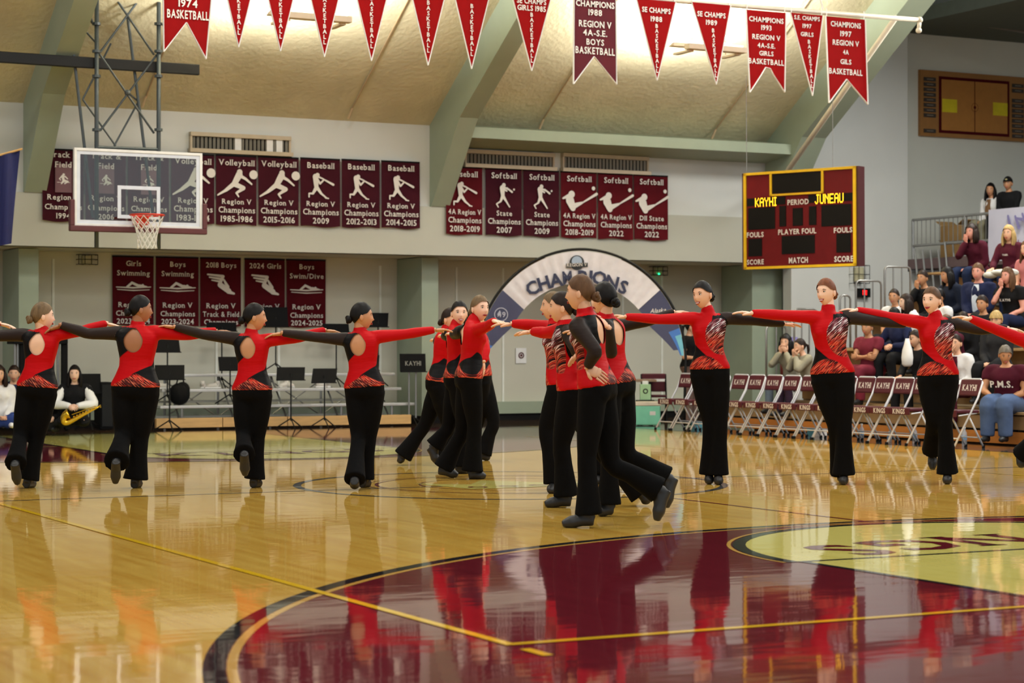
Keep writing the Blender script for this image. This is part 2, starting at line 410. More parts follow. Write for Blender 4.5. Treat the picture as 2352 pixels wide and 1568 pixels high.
# conduits on the ceiling with their hooks
for i, (a, b) in enumerate((((925, -5), (815, 262)), ((1335, 150), (1255, 280)), ((1740, 150), (1652, 308)), ((420, 70), (340, 240)))):
    xc = XatY(b[0], YF-.4); pts = []
    for Y in (YF-.3, 24.5, 19): pts.append((xc, Y, zc(Y)-.03))
    o = MB().tube(pts, .014, 6).tube([pts[0], (xc-.05, YF-.25, zc(YF-.25)-.16)], .02, 6).build('ceiling_conduit', mat('conduit', (176, 152, 118), .7))
    tag(o, ['thin pale conduit on the ceiling right of the left lamp', 'thin conduit on the ceiling behind the dark 1988 banner', 'thin conduit on the ceiling near the right lamp', 'thin conduit on the ceiling behind the backboard truss'][i], 'conduit', 'ceiling conduits')
# ceiling lamps that wash the ceiling with light
M_lampw = mat('lamp_housing', (206, 190, 168), .5)
for i, (px, py) in enumerate(((712, 52), (1628, 122))):
    c = onY(px, py, 26.6); t = thing('ceiling_lamp', c, ['double bar up-light on the ceiling behind the left pennants', 'double bar up-light on the ceiling behind the right pennants'][i], 'lamp', 'up-lights on the sloping ceiling')
    for dy, dz in ((-.2, 0), (.25, .1)):
        MB().box(c+V(-.52, dy-.07, dz), c+V(.52, dy+.07, dz+.09)).build('housing', M_lampw, t, bevel=.01)
        MB().box(c+V(-.46, dy-.05, dz+.092), c+V(.46, dy+.05, dz+.11)).build('tube', mat('lit_tube', (255, 250, 238), .5, emit=8), t)
    for dx in (-.45, .4): MB().box(c+V(dx-.03, -.2, -.03), c+V(dx+.05, .25, 0)).build('crossbar', M_lampw, t)
    for dx in (-.3, .3): MB().tube([c+V(dx, 0, 0), (c[0]+dx, 26.6, zc(26.6))], .012, 6).build('hanger', M_lampw, t)
    l = bpy.data.lights.new('lamp_light', 'AREA'); l.shape = 'RECTANGLE'; l.size = 1.2; l.size_y = .8; l.energy = 950; l.color = (1, .97, .9)
    lo = bpy.data.objects.new('lamp_light', l); COL.objects.link(lo); lo.location = c+V(0, 0, .22); lo.rotation_euler = (math.pi-.3, 0, 0)
# ---- vents in the upper wall
def vent(x0, x1, y0l, y1l, y0r, y1r, lab, white=()):
    a, b = onY(x0, y0l, YF-.04), onY(x1, y0r, YF-.04); zt = (a[2]+b[2])/2; zb = (onY(x0, y1l, YF-.04)[2]+onY(x1, y1r, YF-.04)[2])/2
    X0, X1 = a[0], b[0]
    t = thing('wall_vent', ((X0+X1)/2, YF-.02, zb), lab, 'vent', 'louvred vents in the upper wall')
    MB().box((X0, YF-.025, zb), (X1, YF-.002, zt)).build('backing', M_blackm, t)
    mb = MB()
    mb.box((X0-.03, YF-.1, zt-.01), (X1+.03, YF, zt+.05)); mb.box((X0-.05, YF-.13, zb-.06), (X1+.05, YF, zb))
    mb.box((X0-.03, YF-.08, zb), (X0, YF, zt)); mb.box((X1, YF-.08, zb), (X1+.03, YF, zt)); mb.build('frame', mat('vent_frame', (186, 172, 148), .6), t)
    n = 24; me = None
    for k in range(n):
        x = X0+(k+.5)*(X1-X0)/n
        if me is None:
            o = MB().obox((x, YF-.05, (zb+zt)/2), (.016, -.012, 0), (.004, .006, 0), (0, 0, (zt-zb)/2)).build('louvre', mat('louvre_grey', (122, 118, 108), .5), t); me = o; x00 = x
        else:
            o = me.copy(); COL.objects.link(o); o.parent = t; o.location = (x-x00, 0, 0)
    for xa in white:
        xx = X0+xa*(X1-X0)
        MB().box((xx-.05, YF-.07, zb), (xx+.05, YF-.04, zt)).build('white_board', M_white, t)
vent(440, 662, 312, 342, 320, 350, 'wall vent with a few pale louvres above the volleyball banners', (.47, .80, .9))
vent(1070, 1268, 350, 374, 360, 386, 'wall vent with dark louvres above the first softball banners')
vent(1294, 1484, 358, 386, 368, 394, 'wall vent above the last softball banners')
# ================================================================== WALL BANNERS
PIC = {
 'volley': ([(370, 300, 20), (367, 318, 332, 380, 24, 19), (326, 384, 270, 428, 16, 11), (270, 428, 213, 462, 10, 5), (335, 385, 398, 408, 18, 14), (398, 410, 350, 442, 13, 8), (346, 444, 362, 468, 7, 5), (372, 325, 412, 345, 12, 9), (412, 345, 456, 380, 9, 6), (470, 315, 31)], (350, 378), 210),
 'baseball': ([(1090, 338, 18), (1072, 352, 1080, 440, 24, 18), (1085, 365, 1112, 408, 9, 8), (1112, 408, 1140, 380, 8, 7), (1090, 350, 1140, 368, 8, 6), (1130, 365, 1228, 412, 5, 10), (1085, 440, 1122, 488, 15, 10), (1122, 488, 1165, 520, 9, 6), (1160, 522, 1186, 526, 6, 5), (1072, 452, 1050, 488, 15, 10), (1050, 490, 1016, 490, 9, 6), (1016, 490, 1016, 518, 6, 6)], (1120, 425), 215),
 'softball': ([(600, 325, 18), (585, 350, 590, 418, 24, 17), (590, 355, 628, 375, 9, 7), (605, 345, 655, 365, 8, 7), (630, 348, 678, 382, 6, 9), (592, 420, 622, 462, 15, 9), (622, 462, 655, 510, 9, 6), (585, 425, 568, 466, 14, 9), (568, 466, 530, 488, 8, 6), (530, 488, 546, 514, 6, 5), (697, 360, 9)], (605, 415), 215),
 'swing': ([(1228, 428, 25), (1160, 458, 1205, 440, 6, 14), (1215, 470, 1238, 522, 32, 22), (1255, 505, 1310, 484, 18, 8), (1310, 485, 1425, 420, 5, 10), (1400, 382, 14)], (1290, 455), 225),
 'swim': ([(1040, 1340, 1200, 1345, 4, 7), (1200, 1345, 1368, 1336, 7, 4), (1050, 1362, 1200, 1370, 3, 5), (1200, 1370, 1355, 1362, 5, 3), (1142, 1338, 1188, 1300, 10, 11), (1188, 1298, 1250, 1326, 11, 13), (1262, 1326, 1330, 1334, 14, 6), (1292, 1322, 13)], (1205, 1335), 340),
 'wing': ([(1860, 1222, 2000, 1236, 7, 12), (1876, 1246, 1992, 1262, 6, 11), (1898, 1272, 1985, 1285, 5, 10), (2002, 1238, 1972, 1300, 14, 15), (1975, 1312, 2055, 1366, 24, 24), (2050, 1372, 2104, 1388, 18, 9), (2010, 1268, 2045, 1330, 8, 16)], (1985, 1305), 300),
 'hurdle': ([(572, 310, 17), (560, 335, 570, 390, 22, 16), (545, 335, 512, 372, 9, 7), (512, 372, 530, 392, 7, 5), (590, 335, 628, 370, 9, 7), (572, 395, 632, 408, 18, 12), (568, 400, 540, 440, 14, 8), (632, 410, 585, 440, 9, 6)], (570, 382), 200),
}
M_picbox = mat('faded_print', (108, 76, 84), .8)
def banner(x0, x1, yt0, yt1, yb0, yb1, Y, mname, lines, pic, lab, grp, picy=.60, name='banner'):
    TL, TR = onY(x0, yt0, Y), onY(x1, yt1, Y); BL, BR = onY(x0, yb0, Y), onY(x1, yb1, Y)
    zt, zb = (TL[2]+TR[2])/2, (BL[2]+BR[2])/2; X0, X1 = (TL[0]+BL[0])/2, (TR[0]+BR[0])/2
    t = thing(name, ((X0+X1)/2, Y, zb), lab, 'banner', grp)
    mb = MB(); nx, nz = 12, 6; vs = []
    ph = random.random()*6
    for j in range(nz+1):
        for i in range(nx+1):
            u, v = i/nx, j/nz
            vs.append((X0+(X1-X0)*u, Y-.012*(math.sin(u*9+ph)+1)*(1-v)*.8, zb+(zt-zb)*v+.012*math.sin(u*7+ph)*(1-v)))
    k = (nx+1)*(nz+1)
    vs += [(a, b+.006, c) for a, b, c in vs]
    fs = []
    for j in range(nz):
        for i in range(nx):
            q = j*(nx+1)+i; fs.append((q, q+1, q+nx+2, q+nx+1)); fs.append((k+q, k+q+nx+1, k+q+nx+2, k+q+1))
    mb.add(vs, fs).build('cloth', mname, t, smooth=True)
    MB().box((X0, Y-.006, zt-.012), (X1, Y+.016, zt+.012)).build('top_rod', M_blackm, t)
    F = Face(V(X0, Y, zb), V(X1, Y, zb), V(X0, Y, zt), off=.028)
    p = MB()
    for txt, cv, hh in lines: F.text(p, txt, .5, cv, hh, .90, .012, True)
    if len(p.v): p.build('lettering', M_print, t)
    if pic:
        if pic == 'hurdle':
            bx = MB(); F.off = .026; F.rect(bx, .30, .40, .70, .80); bx.build('printed_panel', M_picbox, t); F.off = .028
        sg, c, wpx = PIC[pic]; kk = F.w*(.62 if pic in ('volley', 'baseball', 'softball') else .8 if pic != 'hurdle' else .34)/wpx*1.0
        if pic in ('swim',): kk = F.w*.86/wpx
        if pic in ('volley',): kk = F.w*.72/210
        q = MB(); F.strokes(q, [((g[0]-c[0], g[1]-c[1], g[2]) if len(g) == 3 else (g[0]-c[0], g[1]-c[1], g[2]-c[0], g[3]-c[1], g[4], g[5])) for g in sg], .5, picy, kk)
        if pic == 'hurdle': F.strokes(q, [(-90, 40, 90, 40, 3, 3)], .5, picy, kk)
        q.build('figure', M_print, t)
    return t
RV = 'Region V'
def L3(t, a, b, c, d=None):
    return [(t, .90, .085), (a, .335, .075), (b, .215, .085), (c, .085, .085)]
tl = lambda x: 342+(x-100)*31/866; bl = lambda x: 507+(x-100)*18/866
up = [(97, 192, ['Track &', 'Field', 'Region V', 'Champions', '1994'], 'hurdle', 'leftmost maroon wall banner, Track & Field 1994, left of the backboard'),
      (196, 289, ['Track &', 'Field', 'Region V', 'Champions', '2006'], 'hurdle', 'maroon Track & Field banner seen through the left of the glass backboard'),
      (294, 388, ['Track &', 'Field', 'Region V', 'Champions', '2010'], 'hurdle', 'maroon Track & Field banner seen through the painted square of the backboard'),
      (393, 492, ['Volleyball', 'Region V', 'Champions', '1983-1984'], 'volley', 'maroon Volleyball banner 1983-1984 cut by the right edge of the backboard'),
      (496, 589, ['Volleyball', 'Region V', 'Champions', '1985-1986'], 'volley', 'maroon Volleyball banner reading 1985-1986'),
      (593, 686, ['Volleyball', 'Region V', 'Champions', '2015-2016'], 'volley', 'maroon Volleyball banner reading 2015-2016'),
      (690, 781, ['Baseball', 'Region V', 'Champions', '2009'], 'baseball', 'maroon Baseball banner reading 2009 with a batter'),
      (785, 872, ['Baseball', 'Region V', 'Champions', '2012-2013'], 'baseball', 'maroon Baseball banner reading 2012-2013'),
      (876, 964, ['Baseball', 'Region V', 'Champions', '2014-2015'], 'baseball', 'maroon Baseball banner reading 2014-2015')]
for x0, x1, tx, pic, lab in up:
    if len(tx) == 5: ln = [(tx[0], .93, .08), (tx[1], .79, .08), (tx[2], .335, .075), (tx[3], .20, .075), (tx[4], .075, .075)]
    else: ln = L3(*tx)
    banner(x0, x1, tl(x0), tl(x1), bl(x0), bl(x1), YF-.085, M_maroond, ln, pic, lab, 'banners on the upper wall left of the middle beam', .60 if pic != 'hurdle' else .58)
tr = lambda x: 384+(x-1060)*21/475; br = lambda x: 537+(x-1020)*15/512
for x0, x1, tx, pic, lab, m_ in ((1024, 1108, ['Baseball', '4A Region V', 'Champions', '2018-2019'], 'baseball', 'maroon Baseball banner reading 2018-2019 beside the middle beam', M_maroon),
      (1115, 1198, ['Softball', 'State', 'Champions', '2007'], 'softball', 'dark maroon Softball banner, the first of two State Champions banners', M_maroond),
      (1202, 1284, ['Softball', 'State', 'Champions', '2009'], 'softball', 'dark maroon Softball State Champions banner next to the brighter 2018-2019 one', M_maroond),
      (1288, 1370, ['Softball', '4A Region V', 'Champions', '2018-2019'], 'swing', 'maroon Softball banner reading 2018-2019 with a white swinging batter', M_maroon),
      (1374, 1453, ['Softball', '4A Region V', 'Champions', '2022'], 'swing', 'maroon Softball banner, 4A Region V Champions 2022', M_maroon),
      (1456, 1534, ['Softball', 'DII State', 'Champions', '2022'], 'swing', 'rightmost maroon Softball banner, DII State Champions 2022', M_maroon)):
    banner(x0, x1, tr(x0), tr(x1), br(x0), br(x1), YF-.085, m_, L3(*tx), pic, lab, 'softball and baseball banners right of the middle beam')
for x0, x1, l1, l2, pic, l3, l4, l5, lab in ((258, 353, 'Girls', 'Swimming', 'swim', RV, 'Champions', '2023-2024', 'Girls Swimming banner on the lower wall'),
      (358, 456, 'Boys', 'Swimming', 'swim', RV, 'Champions', '2023-2024', 'Boys Swimming banner reading 2023-2024 on the lower wall'),
      (460, 553, '2018 Boys', '', 'wing', RV, 'Track & Field', 'Champions', '2018 Boys banner with a winged foot'),
      (562, 654, '2024 Girls', '', 'wing', RV, 'Track & Field', 'Champions', '2024 Girls banner with a winged foot'),
      (658, 748, 'Boys', 'Swim/Dive', 'swim', RV, 'Champions', '2024-2025', 'Boys Swim/Dive banner at the right of the lower row')):
    f = lambda x: 588+(x-258)*10/490; g = lambda x: 746+(x-258)*5/490
    ln = [(l1, .90, .075), (l3, .30, .075), (l4, .175, .075), (l5, .06, .075)]+([(l2, .76, .075)] if l2 else [])
    banner(x0, x1, f(x0), f(x1), g(x0), g(x1), YL-.045, M_maroon, ln, pic, lab, 'banners on the lower wall', .56 if pic == 'swim' else .62)
# ================================================================== HANGING PENNANTS
M_penn = mat('red_felt', (146, 18, 20), .85, spec=.1, noise=.08, scale=9)
M_penn2 = mat('maroon_felt', (84, 20, 34), .85, noise=.08, scale=9)
M_edge = mat('white_edging', (226, 224, 220), .7)
for m_ in (M_penn, M_penn2):     # light behind glows through the thin felt
    nt = m_.node_tree; b = nt.nodes['Principled BSDF']; tr_ = nt.nodes.new('ShaderNodeBsdfTranslucent'); mx = nt.nodes.new('ShaderNodeMixShader')
    c = lin((210, 40, 24)); tr_.inputs[0].default_value = (*c, 1); mx.inputs[0].default_value = .22
    out = nt.nodes['Material Output']; nt.links.new(b.outputs[0], mx.inputs[1]); nt.links.new(tr_.outputs[0], mx.inputs[2]); nt.links.new(mx.outputs[0], out.inputs[0])
YP = 24.5
def hang(poly_px, lines, vert, m, lab, grp, bold=.02):
    """poly_px: outline in pixels, first two are the top corners left and right"""
    pts = [onY(x, y, YP) for x, y in poly_px]; zt = (pts[0][2]+pts[1][2])/2
    X0, X1 = pts[0][0], pts[1][0]; zb = min(p[2] for p in pts)
    t = thing('pennant' if len(poly_px) == 3 else 'swallowtail_banner', ((X0+X1)/2, YP, zb), lab, 'banner', grp)
    out = [(p[0], p[2]) for p in pts]; out[0] = (X0, zt); out[1] = (X1, zt)
    MB().prism(out, (0, YP, 0), (1, 0, 0), (0, 0, 1), (0, 1, 0), .008).build('felt', m, t)
    e = MB(); n = len(out)
    for i in range(1, n):
        a, b = V(out[i][0], YP-.002, out[i][1]), V(out[(i+1) % n][0], YP-.002, out[(i+1) % n][1])
        e.tube([a, b], .020 if n > 3 else .016, 6, flat=.4)
    e.build('edging', M_edge, t)
    F = Face(V(X0, YP, zb), V(X1, YP, zb), V(X0, YP, zt), off=.012); p = MB()
    for txt, px_y, hpx, mw in lines:
        zz = onY((poly_px[0][0]+poly_px[1][0])/2, px_y, YP)[2]
        F.text(p, txt, .5, (zz-zb)/(zt-zb), (hpx/185.)/(zt-zb), mw, bold)
    if vert:
        txt, y0, y1, hw = vert; mx_ = (poly_px[0][0]+poly_px[1][0])/2
        z0, z1 = onY(mx_, y0, YP)[2], onY(mx_, y1, YP)[2]; st = (z1-z0)/len(txt)
        uu = ((pts[2][0])-X0)/(X1-X0)
        for i, ch in enumerate(txt):
            zz = z0+st*(i+.5); fr = (zt-zz)/(zt-zb)
            F.text(p, ch, .5+(uu-.5)*fr, (zz-zb)/(zt-zb), abs(st)*.78/(zt-zb), .16, bold)
    p.build('lettering', M_print, t)
    for x in (X0+.02, X1-.02): MB().tube([(x, YP, zt), (x, YP, zt+.12)], .006, 5).build('hanger', M_edge, t)
GP = 'pennants and banners hung in a row from the ceiling pipe'
dys = 71/925
hang([(374, -42), (488, -36), (473, 136), (428, 52), (376, 119)], [('1974', 8, 17, .5), ('BASKETBALL', 34, 19, .84)], None, M_penn, 'leftmost red swallowtail banner reading 1974 BASKETBALL', GP)
for tx, ty, lab in ((548, 109, 'red basketball pennant hanging first right of the 1974 banner'), (644, 118, 'red basketball pennant hanging left of the left ceiling lamp centre'), (745, 131, 'red basketball pennant hanging over the left ceiling lamp'),
                    (853, 140, 'red basketball pennant hanging right of the left ceiling lamp'), (983, 150, 'red basketball pennant fourth left of the dark 1988 banner'), (1083, 158, 'red basketball pennant touching the middle beam in view')):
    hang([(tx-44, ty-186), (tx+44, ty-180), (tx, ty)], [], ('BASKETBALL', ty-150, ty-28, 8), M_penn, lab, GP)
hang([(1172, -22), (1268, -16), (1221, 163)], [('SE CHAMPS', 3, 13, .7), ('GIRLS 1985', 19, 13, .68)], ('BASKETBALL', 28, 145, 8), M_penn, 'red pennant reading SE CHAMPS GIRLS 1985', GP)
hang([(1318, -14), (1414, -8), (1416, 194), (1364, 130), (1317, 193)], [('CHAMPIONS', 10, 15, .92), ('1988', 29, 15, .45), ('REGION V', 56, 16, .78), ('4A-S.E.', 76, 15, .58), ('BOYS', 97, 15, .42), ('BASKETBALL', 117, 17, .94)], None, M_penn2, 'dark maroon swallowtail banner reading CHAMPIONS 1988 BOYS BASKETBALL', GP)
hang([(1461, -2), (1552, 3), (1509, 185)], [('SE CHAMPS', 24, 13, .72), ('1988', 44, 13, .36)], ('BASKETBALL', 54, 168, 8), M_penn, 'red pennant reading SE CHAMPS 1988', GP)
hang([(1588, 5), (1678, 12), (1645, 194)], [('SE CHAMPS', 34, 13, .72), ('1989', 52, 13, .36)], ('BASKETBALL', 64, 178, 8), M_penn, 'red pennant reading SE CHAMPS 1989 lit by the right ceiling lamp', GP)
hang([(1713, 23), (1805, 28), (1802, 212), (1776, 172), (1769, 158), (1758, 155), (1748, 172), (1722, 212)], [('CHAMPIONS', 46, 13, .88), ('1993', 64, 13, .38), ('REGION V', 86, 13, .7), ('4A-S.E.', 105, 12, .5), ('GIRLS', 123, 12, .4), ('BASKETBALL', 142, 14, .88)], None, M_penn, 'bright red swallowtail banner reading CHAMPIONS 1993 GIRLS BASKETBALL', GP)
hang([(1815, 30), (1890, 34), (1866, 220)], [('S.E. CHAMPS', 42, 11, .78), ('1997', 60, 11, .32), ('GIRLS', 79, 11, .4)], ('BASKETBALL', 90, 202, 8), M_penn, 'narrow red pennant reading S.E. CHAMPS 1997 GIRLS', GP)
hang([(1896, 38), (1987, 44), (1993, 240), (1944, 182), (1904, 236)], [('CHAMPIONS', 57, 14, .76), ('1997', 78, 14, .30), ('REGION V', 99, 14, .66), ('4A', 120, 12, .14), ('GILS', 142, 13, .34), ('BASKETBALL', 165, 15, .84)], None, M_penn, 'rightmost red swallowtail banner reading CHAMPIONS 1997', GP)
# pipe that carries them, with hooks and braces
t = thing('ceiling_pipe', onY(1700, 18, 24.55), 'long pale pipe along the ceiling that carries the pennants, ending in an elbow', 'pipe')
a, b = onY(1500, -2, 24.56), onY(2112, 46, 24.56); dirp = nrm(b-a)
MB().tube([a-dirp*9, a, b], .035, 8).build('pipe', M_cream, t, smooth=True)
e = onY(2110, 70, 24.56); MB().tube([b, e], .03, 8).ball(b, .05).ball(e, .045).build('elbow', M_cream, t, smooth=True)
for x0, y0, x1, y1 in ((1868, -25, 1840, 12), (1878, -25, 1890, 20), (1815, 50, 1800, 70)): MB().tube([onY(x0, y0, 24.5), onY(x1, y1, 24.6)], .014, 6).build('brace', M_white, t)
tag(MB().tube([onY(1800, 410, 29.95), onY(1812, 388, 28.6), onY(2058, 40, 25.2)], .045, 8).build('drain_pipe', M_cream, smooth=True), 'thick cream pipe running down along the right beam to the scoreboard', 'pipe')
tag(MB().tube([onY(2112, 34, 29.6), onY(2360, 74, 29.6)], .03, 8).build('sprinkler_pipe', mat('dull_pipe', (128, 116, 100), .6), smooth=True), 'dull pipe under the dark ceiling at the top right', 'pipe')
# ================================================================== HOOP
HX, HY, BYP = 8.57, 27.53, 27.91
M_glass = bpy.data.materials.new('backboard_glass'); M_glass.use_nodes = True
nt = M_glass.node_tree; nt.nodes.clear(); o_ = nt.nodes.new('ShaderNodeOutputMaterial'); tr_ = nt.nodes.new('ShaderNodeBsdfTransparent'); gl_ = nt.nodes.new('ShaderNodeBsdfGlossy'); mx = nt.nodes.new('ShaderNodeMixShader')
tr_.inputs[0].default_value = (.80, .84, .82, 1); gl_.inputs['Roughness'].default_value = .05; mx.inputs[0].default_value = .07
nt.links.new(tr_.outputs[0], mx.inputs[1]); nt.links.new(gl_.outputs[0], mx.inputs[2]); nt.links.new(mx.outputs[0], o_.inputs[0])
M_rim = mat('rim_orange', (214, 52, 24), .4)
M_net = mat('net_cord', (232, 230, 224), .8)
M_truss = mat('truss_paint', (66, 74, 78), .45, metal=.2)
t = thing('basketball_backboard', (HX, BYP, 2.9), 'glass basketball backboard with maroon padding hung from the steel truss', 'backboard')
x0, x1, z0, z1 = HX-.915, HX+.915, 2.90, 3.97
MB().box((x0+.03, BYP, z0+.03), (x1-.03, BYP+.012, z1-.03)).build('glass_pane', M_glass, t)
mb = MB()
for a, b in (((x0, z0), (x1, z0+.035)), ((x0, z1-.035), (x1, z1)), ((x0, z0+.035), (x0+.035, z1-.035)), ((x1-.035, z0+.035), (x1, z1-.035))): mb.box((a[0], BYP-.02, a[1]), (b[0], BYP+.05, b[1]))
mb.build('frame', M_white, t)
mb = MB(); q = .035
for a, b in (((x0+q, z0+q), (x1-q, z0+q+.05)), ((x0+q, z1-q-.05), (x1-q, z1-q)), ((x0+q, z0+q+.05), (x0+q+.05, z1-q-.05)), ((x1-q-.05, z0+q+.05), (x1-q, z1-q-.05))): mb.box((a[0], BYP-.006, a[1]), (b[0], BYP-.001, b[1]))
mb.build('border_line', mat('board_paint', (214, 220, 232), .5), t)
mb = MB(); sx, s0, s1 = .305, 3.02, 3.475
for a, b in (((-sx, s0), (sx, s0+.05)), ((-sx, s1-.05), (sx, s1)), ((-sx, s0+.05), (-sx+.05, s1-.05)), ((sx-.05, s0+.05), (sx, s1-.05))): mb.box((HX+a[0], BYP-.006, a[1]), (HX+b[0], BYP-.001, b[1]))
mb.build('target_square', mat('board_paint', (214, 220, 232), .5), t)
mb = MB().box((x0-.065, BYP-.05, z0-.075), (x1+.065, BYP+.05, z0+.005))
for s in (-1, 1): mb.box((HX+s*.915-(.002 if s > 0 else .065), BYP-.05, z0), (HX+s*.915+(.065 if s > 0 else .002), BYP+.05, z0+.36))
mb.build('padding', mat('maroon_padding', (84, 34, 40), .6), t, bevel=.012)
t = thing('basketball_hoop', (HX, HY, 3.05), 'orange basketball rim with a white net on the backboard', 'hoop')
mb = MB(); pts = [(HX+.232*math.cos(a), HY+.232*math.sin(a), 3.05) for a in np.linspace(0, 2*math.pi, 33)]
mb.tube(pts, .011, 8, cap=False).build('rim', M_rim, t, smooth=True)
MB().box((HX-.09, HY+.2, 2.93), (HX+.09, BYP-.01, 3.045)).prism([(HY+.1, 3.04), (BYP-.02, 3.04), (BYP-.02, 2.86)], (HX-.05, 0, 0), (0, 1, 0), (0, 0, 1), (1, 0, 0), .1).build('bracket', M_rim, t)
mb = MB(); nl, ns = 7, 12
R_ = [.225, .20, .172, .15, .138, .13, .128, .135]
for s in (0, 1):
    for k in range(ns):
        pts = []
        for i in range(nl+1):
            a = 2*math.pi*(k+(.5*i if s else -.5*i))/ns; pts.append((HX+R_[i]*math.cos(a), HY+R_[i]*math.sin(a), 3.03-.44*i/nl+(.004 if s else 0)))
        mb.tube(pts, .006, 4)
mb.build('net', M_net, t)
t = thing('hoop_truss', (HX, 28.05, 2.6), 'dark steel truss of tubes and cross braces that holds the backboard', 'truss')
Yt = 28.06
for px in (221.5, 364):
    x = XatY(px, Yt); MB().tube([(x, Yt, 2.62), (x, Yt, 6.08)], .030, 10).build('pole', M_truss, t, smooth=True)
    mb = MB()
    for py in (118, 175, 298, 55): mb.tube([onY(px, py, Yt)-V(0, 0, .018), onY(px, py, Yt)+V(0, 0, .018)], .058, 10)
    mb.build('collar', M_truss, t)
rr = lambda a, b, r=.016: MB().tube([a, b], r, 7).build('brace', M_truss, t)
rr(onY(267, -2, Yt+.05), onY(354, 126, Yt+.05)); rr(onY(320, -2, Yt+.05), onY(230, 120, Yt+.05))
yb = [-62, 120, 300]
for i in (1,):
    a, b, c_, d_ = onY(226, yb[i], Yt+.05), onY(360, yb[i]+6, Yt+.05), onY(230, yb[i+1], Yt+.05), onY(354, yb[i+1]+6, Yt+.05)
    rr(a, d_); rr(b, c_)
    MB().ball((a+b+c_+d_)/4, .045, 8, 6).build('hub', M_truss, t)
for (a, b) in (((155, 2), (213, 500)), ((292, 30), (352, 500))):
    MB().tube([onY(*a, 28.22), onY(*b, 28.16)], .022, 8).build('rear_leg', M_truss, t)
for a, b in (((160, 30), (222, 100)), ((190, 228), (255, 100)), ((190, 228), (266, 335)), ((318, 233), (262, 335)), ((318, 233), (290, 210))): rr(onY(*a, 28.22), onY(*b, 28.20), .014)
for a, b in (((190, -5), (212, 52)), ((398, -5), (376, 60))): rr(onY(*a, 27.3), onY(*b, Yt), .02)
MB().tube([onY(218, 338, Yt), onY(366, 343, Yt)], .022, 8).build('cross_tube', M_truss, t)
tag(MB().box((-4, 28.10, float(onY(222, 157, 28.1)[2])), (float(onY(459, 150, 28.1)[0]), 28.18, float(onY(222, 132, 28.1)[2]))).build('steel_beam', M_black, bevel=.01), 'long black steel beam crossing behind the backboard truss at upper left', 'beam')
# ================================================================== FLAG
t = thing('navy_flag', onY(10, 560, 28.2), 'navy blue flag hanging at the left edge beside the leftmost beam', 'flag')
P_ = [onY(x, y, 28.2) for x, y in ((46, 345), (-60, 375), (-60, 575), (28, 559))]
mb = MB(); n = 14; vs = []
for j in range(9):
    for i in range(n+1):
        u, v = i/n, j/8; p = (P_[0]*(1-u)+P_[1]*u)*(1-v)+(P_[3]*(1-u)+P_[2]*u)*v; vs.append(p+V(0, .05*math.sin(u*16+v*2), 0))
m0 = len(vs); vs += [p+V(0, .006, 0) for p in vs]; fs = []
for j in range(8):
    for i in range(n):
        q = j*(n+1)+i; fs.append((q, q+1, q+n+2, q+n+1)); fs.append((m0+q, m0+q+n+1, m0+q+n+2, m0+q+1))
mb.add(vs, fs).build('cloth', mat('navy_cloth', (24, 30, 84), .8), t, smooth=True)
MB().tube([P_[0]+V(.03, 0, .02), P_[1]+V(0, 0, .02)], .015, 6).build('pole', M_wood, t)
# ================================================================== SCOREBOARD
TL, TR, BL, BR = at(1709, 398, 32.4), at(1966, 381, 31.2), at(1710, 619, 32.4), at(1962, 608, 31.2)
ux = nrm(TR-TL); wd = np.linalg.norm(TR-TL); uz = nrm(np.cross(np.cross(ux, TL-BL), ux)*1.0); uz = nrm((TL-BL)); hd = np.linalg.norm(TL-BL); un = nrm(np.cross(ux, uz)); un = un if un.dot(CAM-TL) > 0 else -un
t = thing('scoreboard', (TL+TR+BL+BR)/4-V(0, 0, hd/2), 'maroon and yellow scoreboard reading KAYHI and JUNEAU in lit letters', 'scoreboard')
c = BL+ux*wd/2+uz*hd/2
MB().obox(c-un*.10, ux*(wd/2+.04), un*.095, uz*(hd/2)).build('cabinet', mat('scoreboard_side', (64, 14, 18), .5), t)
F = Face(BL, BL+ux*wd, BL+uz*hd, off=.004, n=un)
fr = MB()
F.rect(fr, 0, 0, 1, 1); fr.build('face_panel', mat('scoreboard_red', (92, 12, 18), .6, spec=.15), t)
M_yel = mat('scoreboard_yellow', (232, 186, 12), .5); mb = MB(); bw = .022
def fbar(mb, u0, v0, u1, v1, dp=.02):
    mb.obox(F.P((u0+u1)/2, (v0+v1)/2, 0), F.ux*(u1-u0)/2*F.w, un*dp, F.uz*(v1-v0)/2*F.h)
for r in ((0, 0, 1, .026), (0, .974, 1, 1), (0, 0, bw, 1), (1-bw, 0, 1, 1), (.24, .745, .72, .765), (.24, .745, .258, .98), (.702, .745, .72, .98)): fbar(mb, *r)
mb.build('yellow_trim', M_yel, t)
for r in ((.262, .772, .698, .968), (.03, .655, .38, .735), (.585, .655, .975, .735), (.04, .41, .285, .635), (.325, .43, .385, .64), (.445, .43, .535, .61), (.59, .43, .655, .62), (.70, .41, .96, .625), (.04, .135, .165, .315), (.345, .145, .64, .33), (.83, .14, .955, .33)):
    mb = MB(); fbar(mb, *r, dp=.008); mb.build('display_window', mat('display_black', (12, 9, 9), .6, spec=.12), t)
p = MB(); F.off = .016
for txt, u, v, h, mw in (('PERIOD', .495, .672, .052, .19), ('FOULS', .105, .357, .05, .155), ('FOULS', .89, .365, .05, .16), ('PLAYER FOUL', .485, .372, .052, .34), ('SCORE', .105, .075, .05, .155), ('MATCH', .495, .078, .055, .17), ('SCORE', .895, .075, .055, .165)): F.text(p, txt, u, v, h, mw, .03)
p.build('lettering', M_print, t)
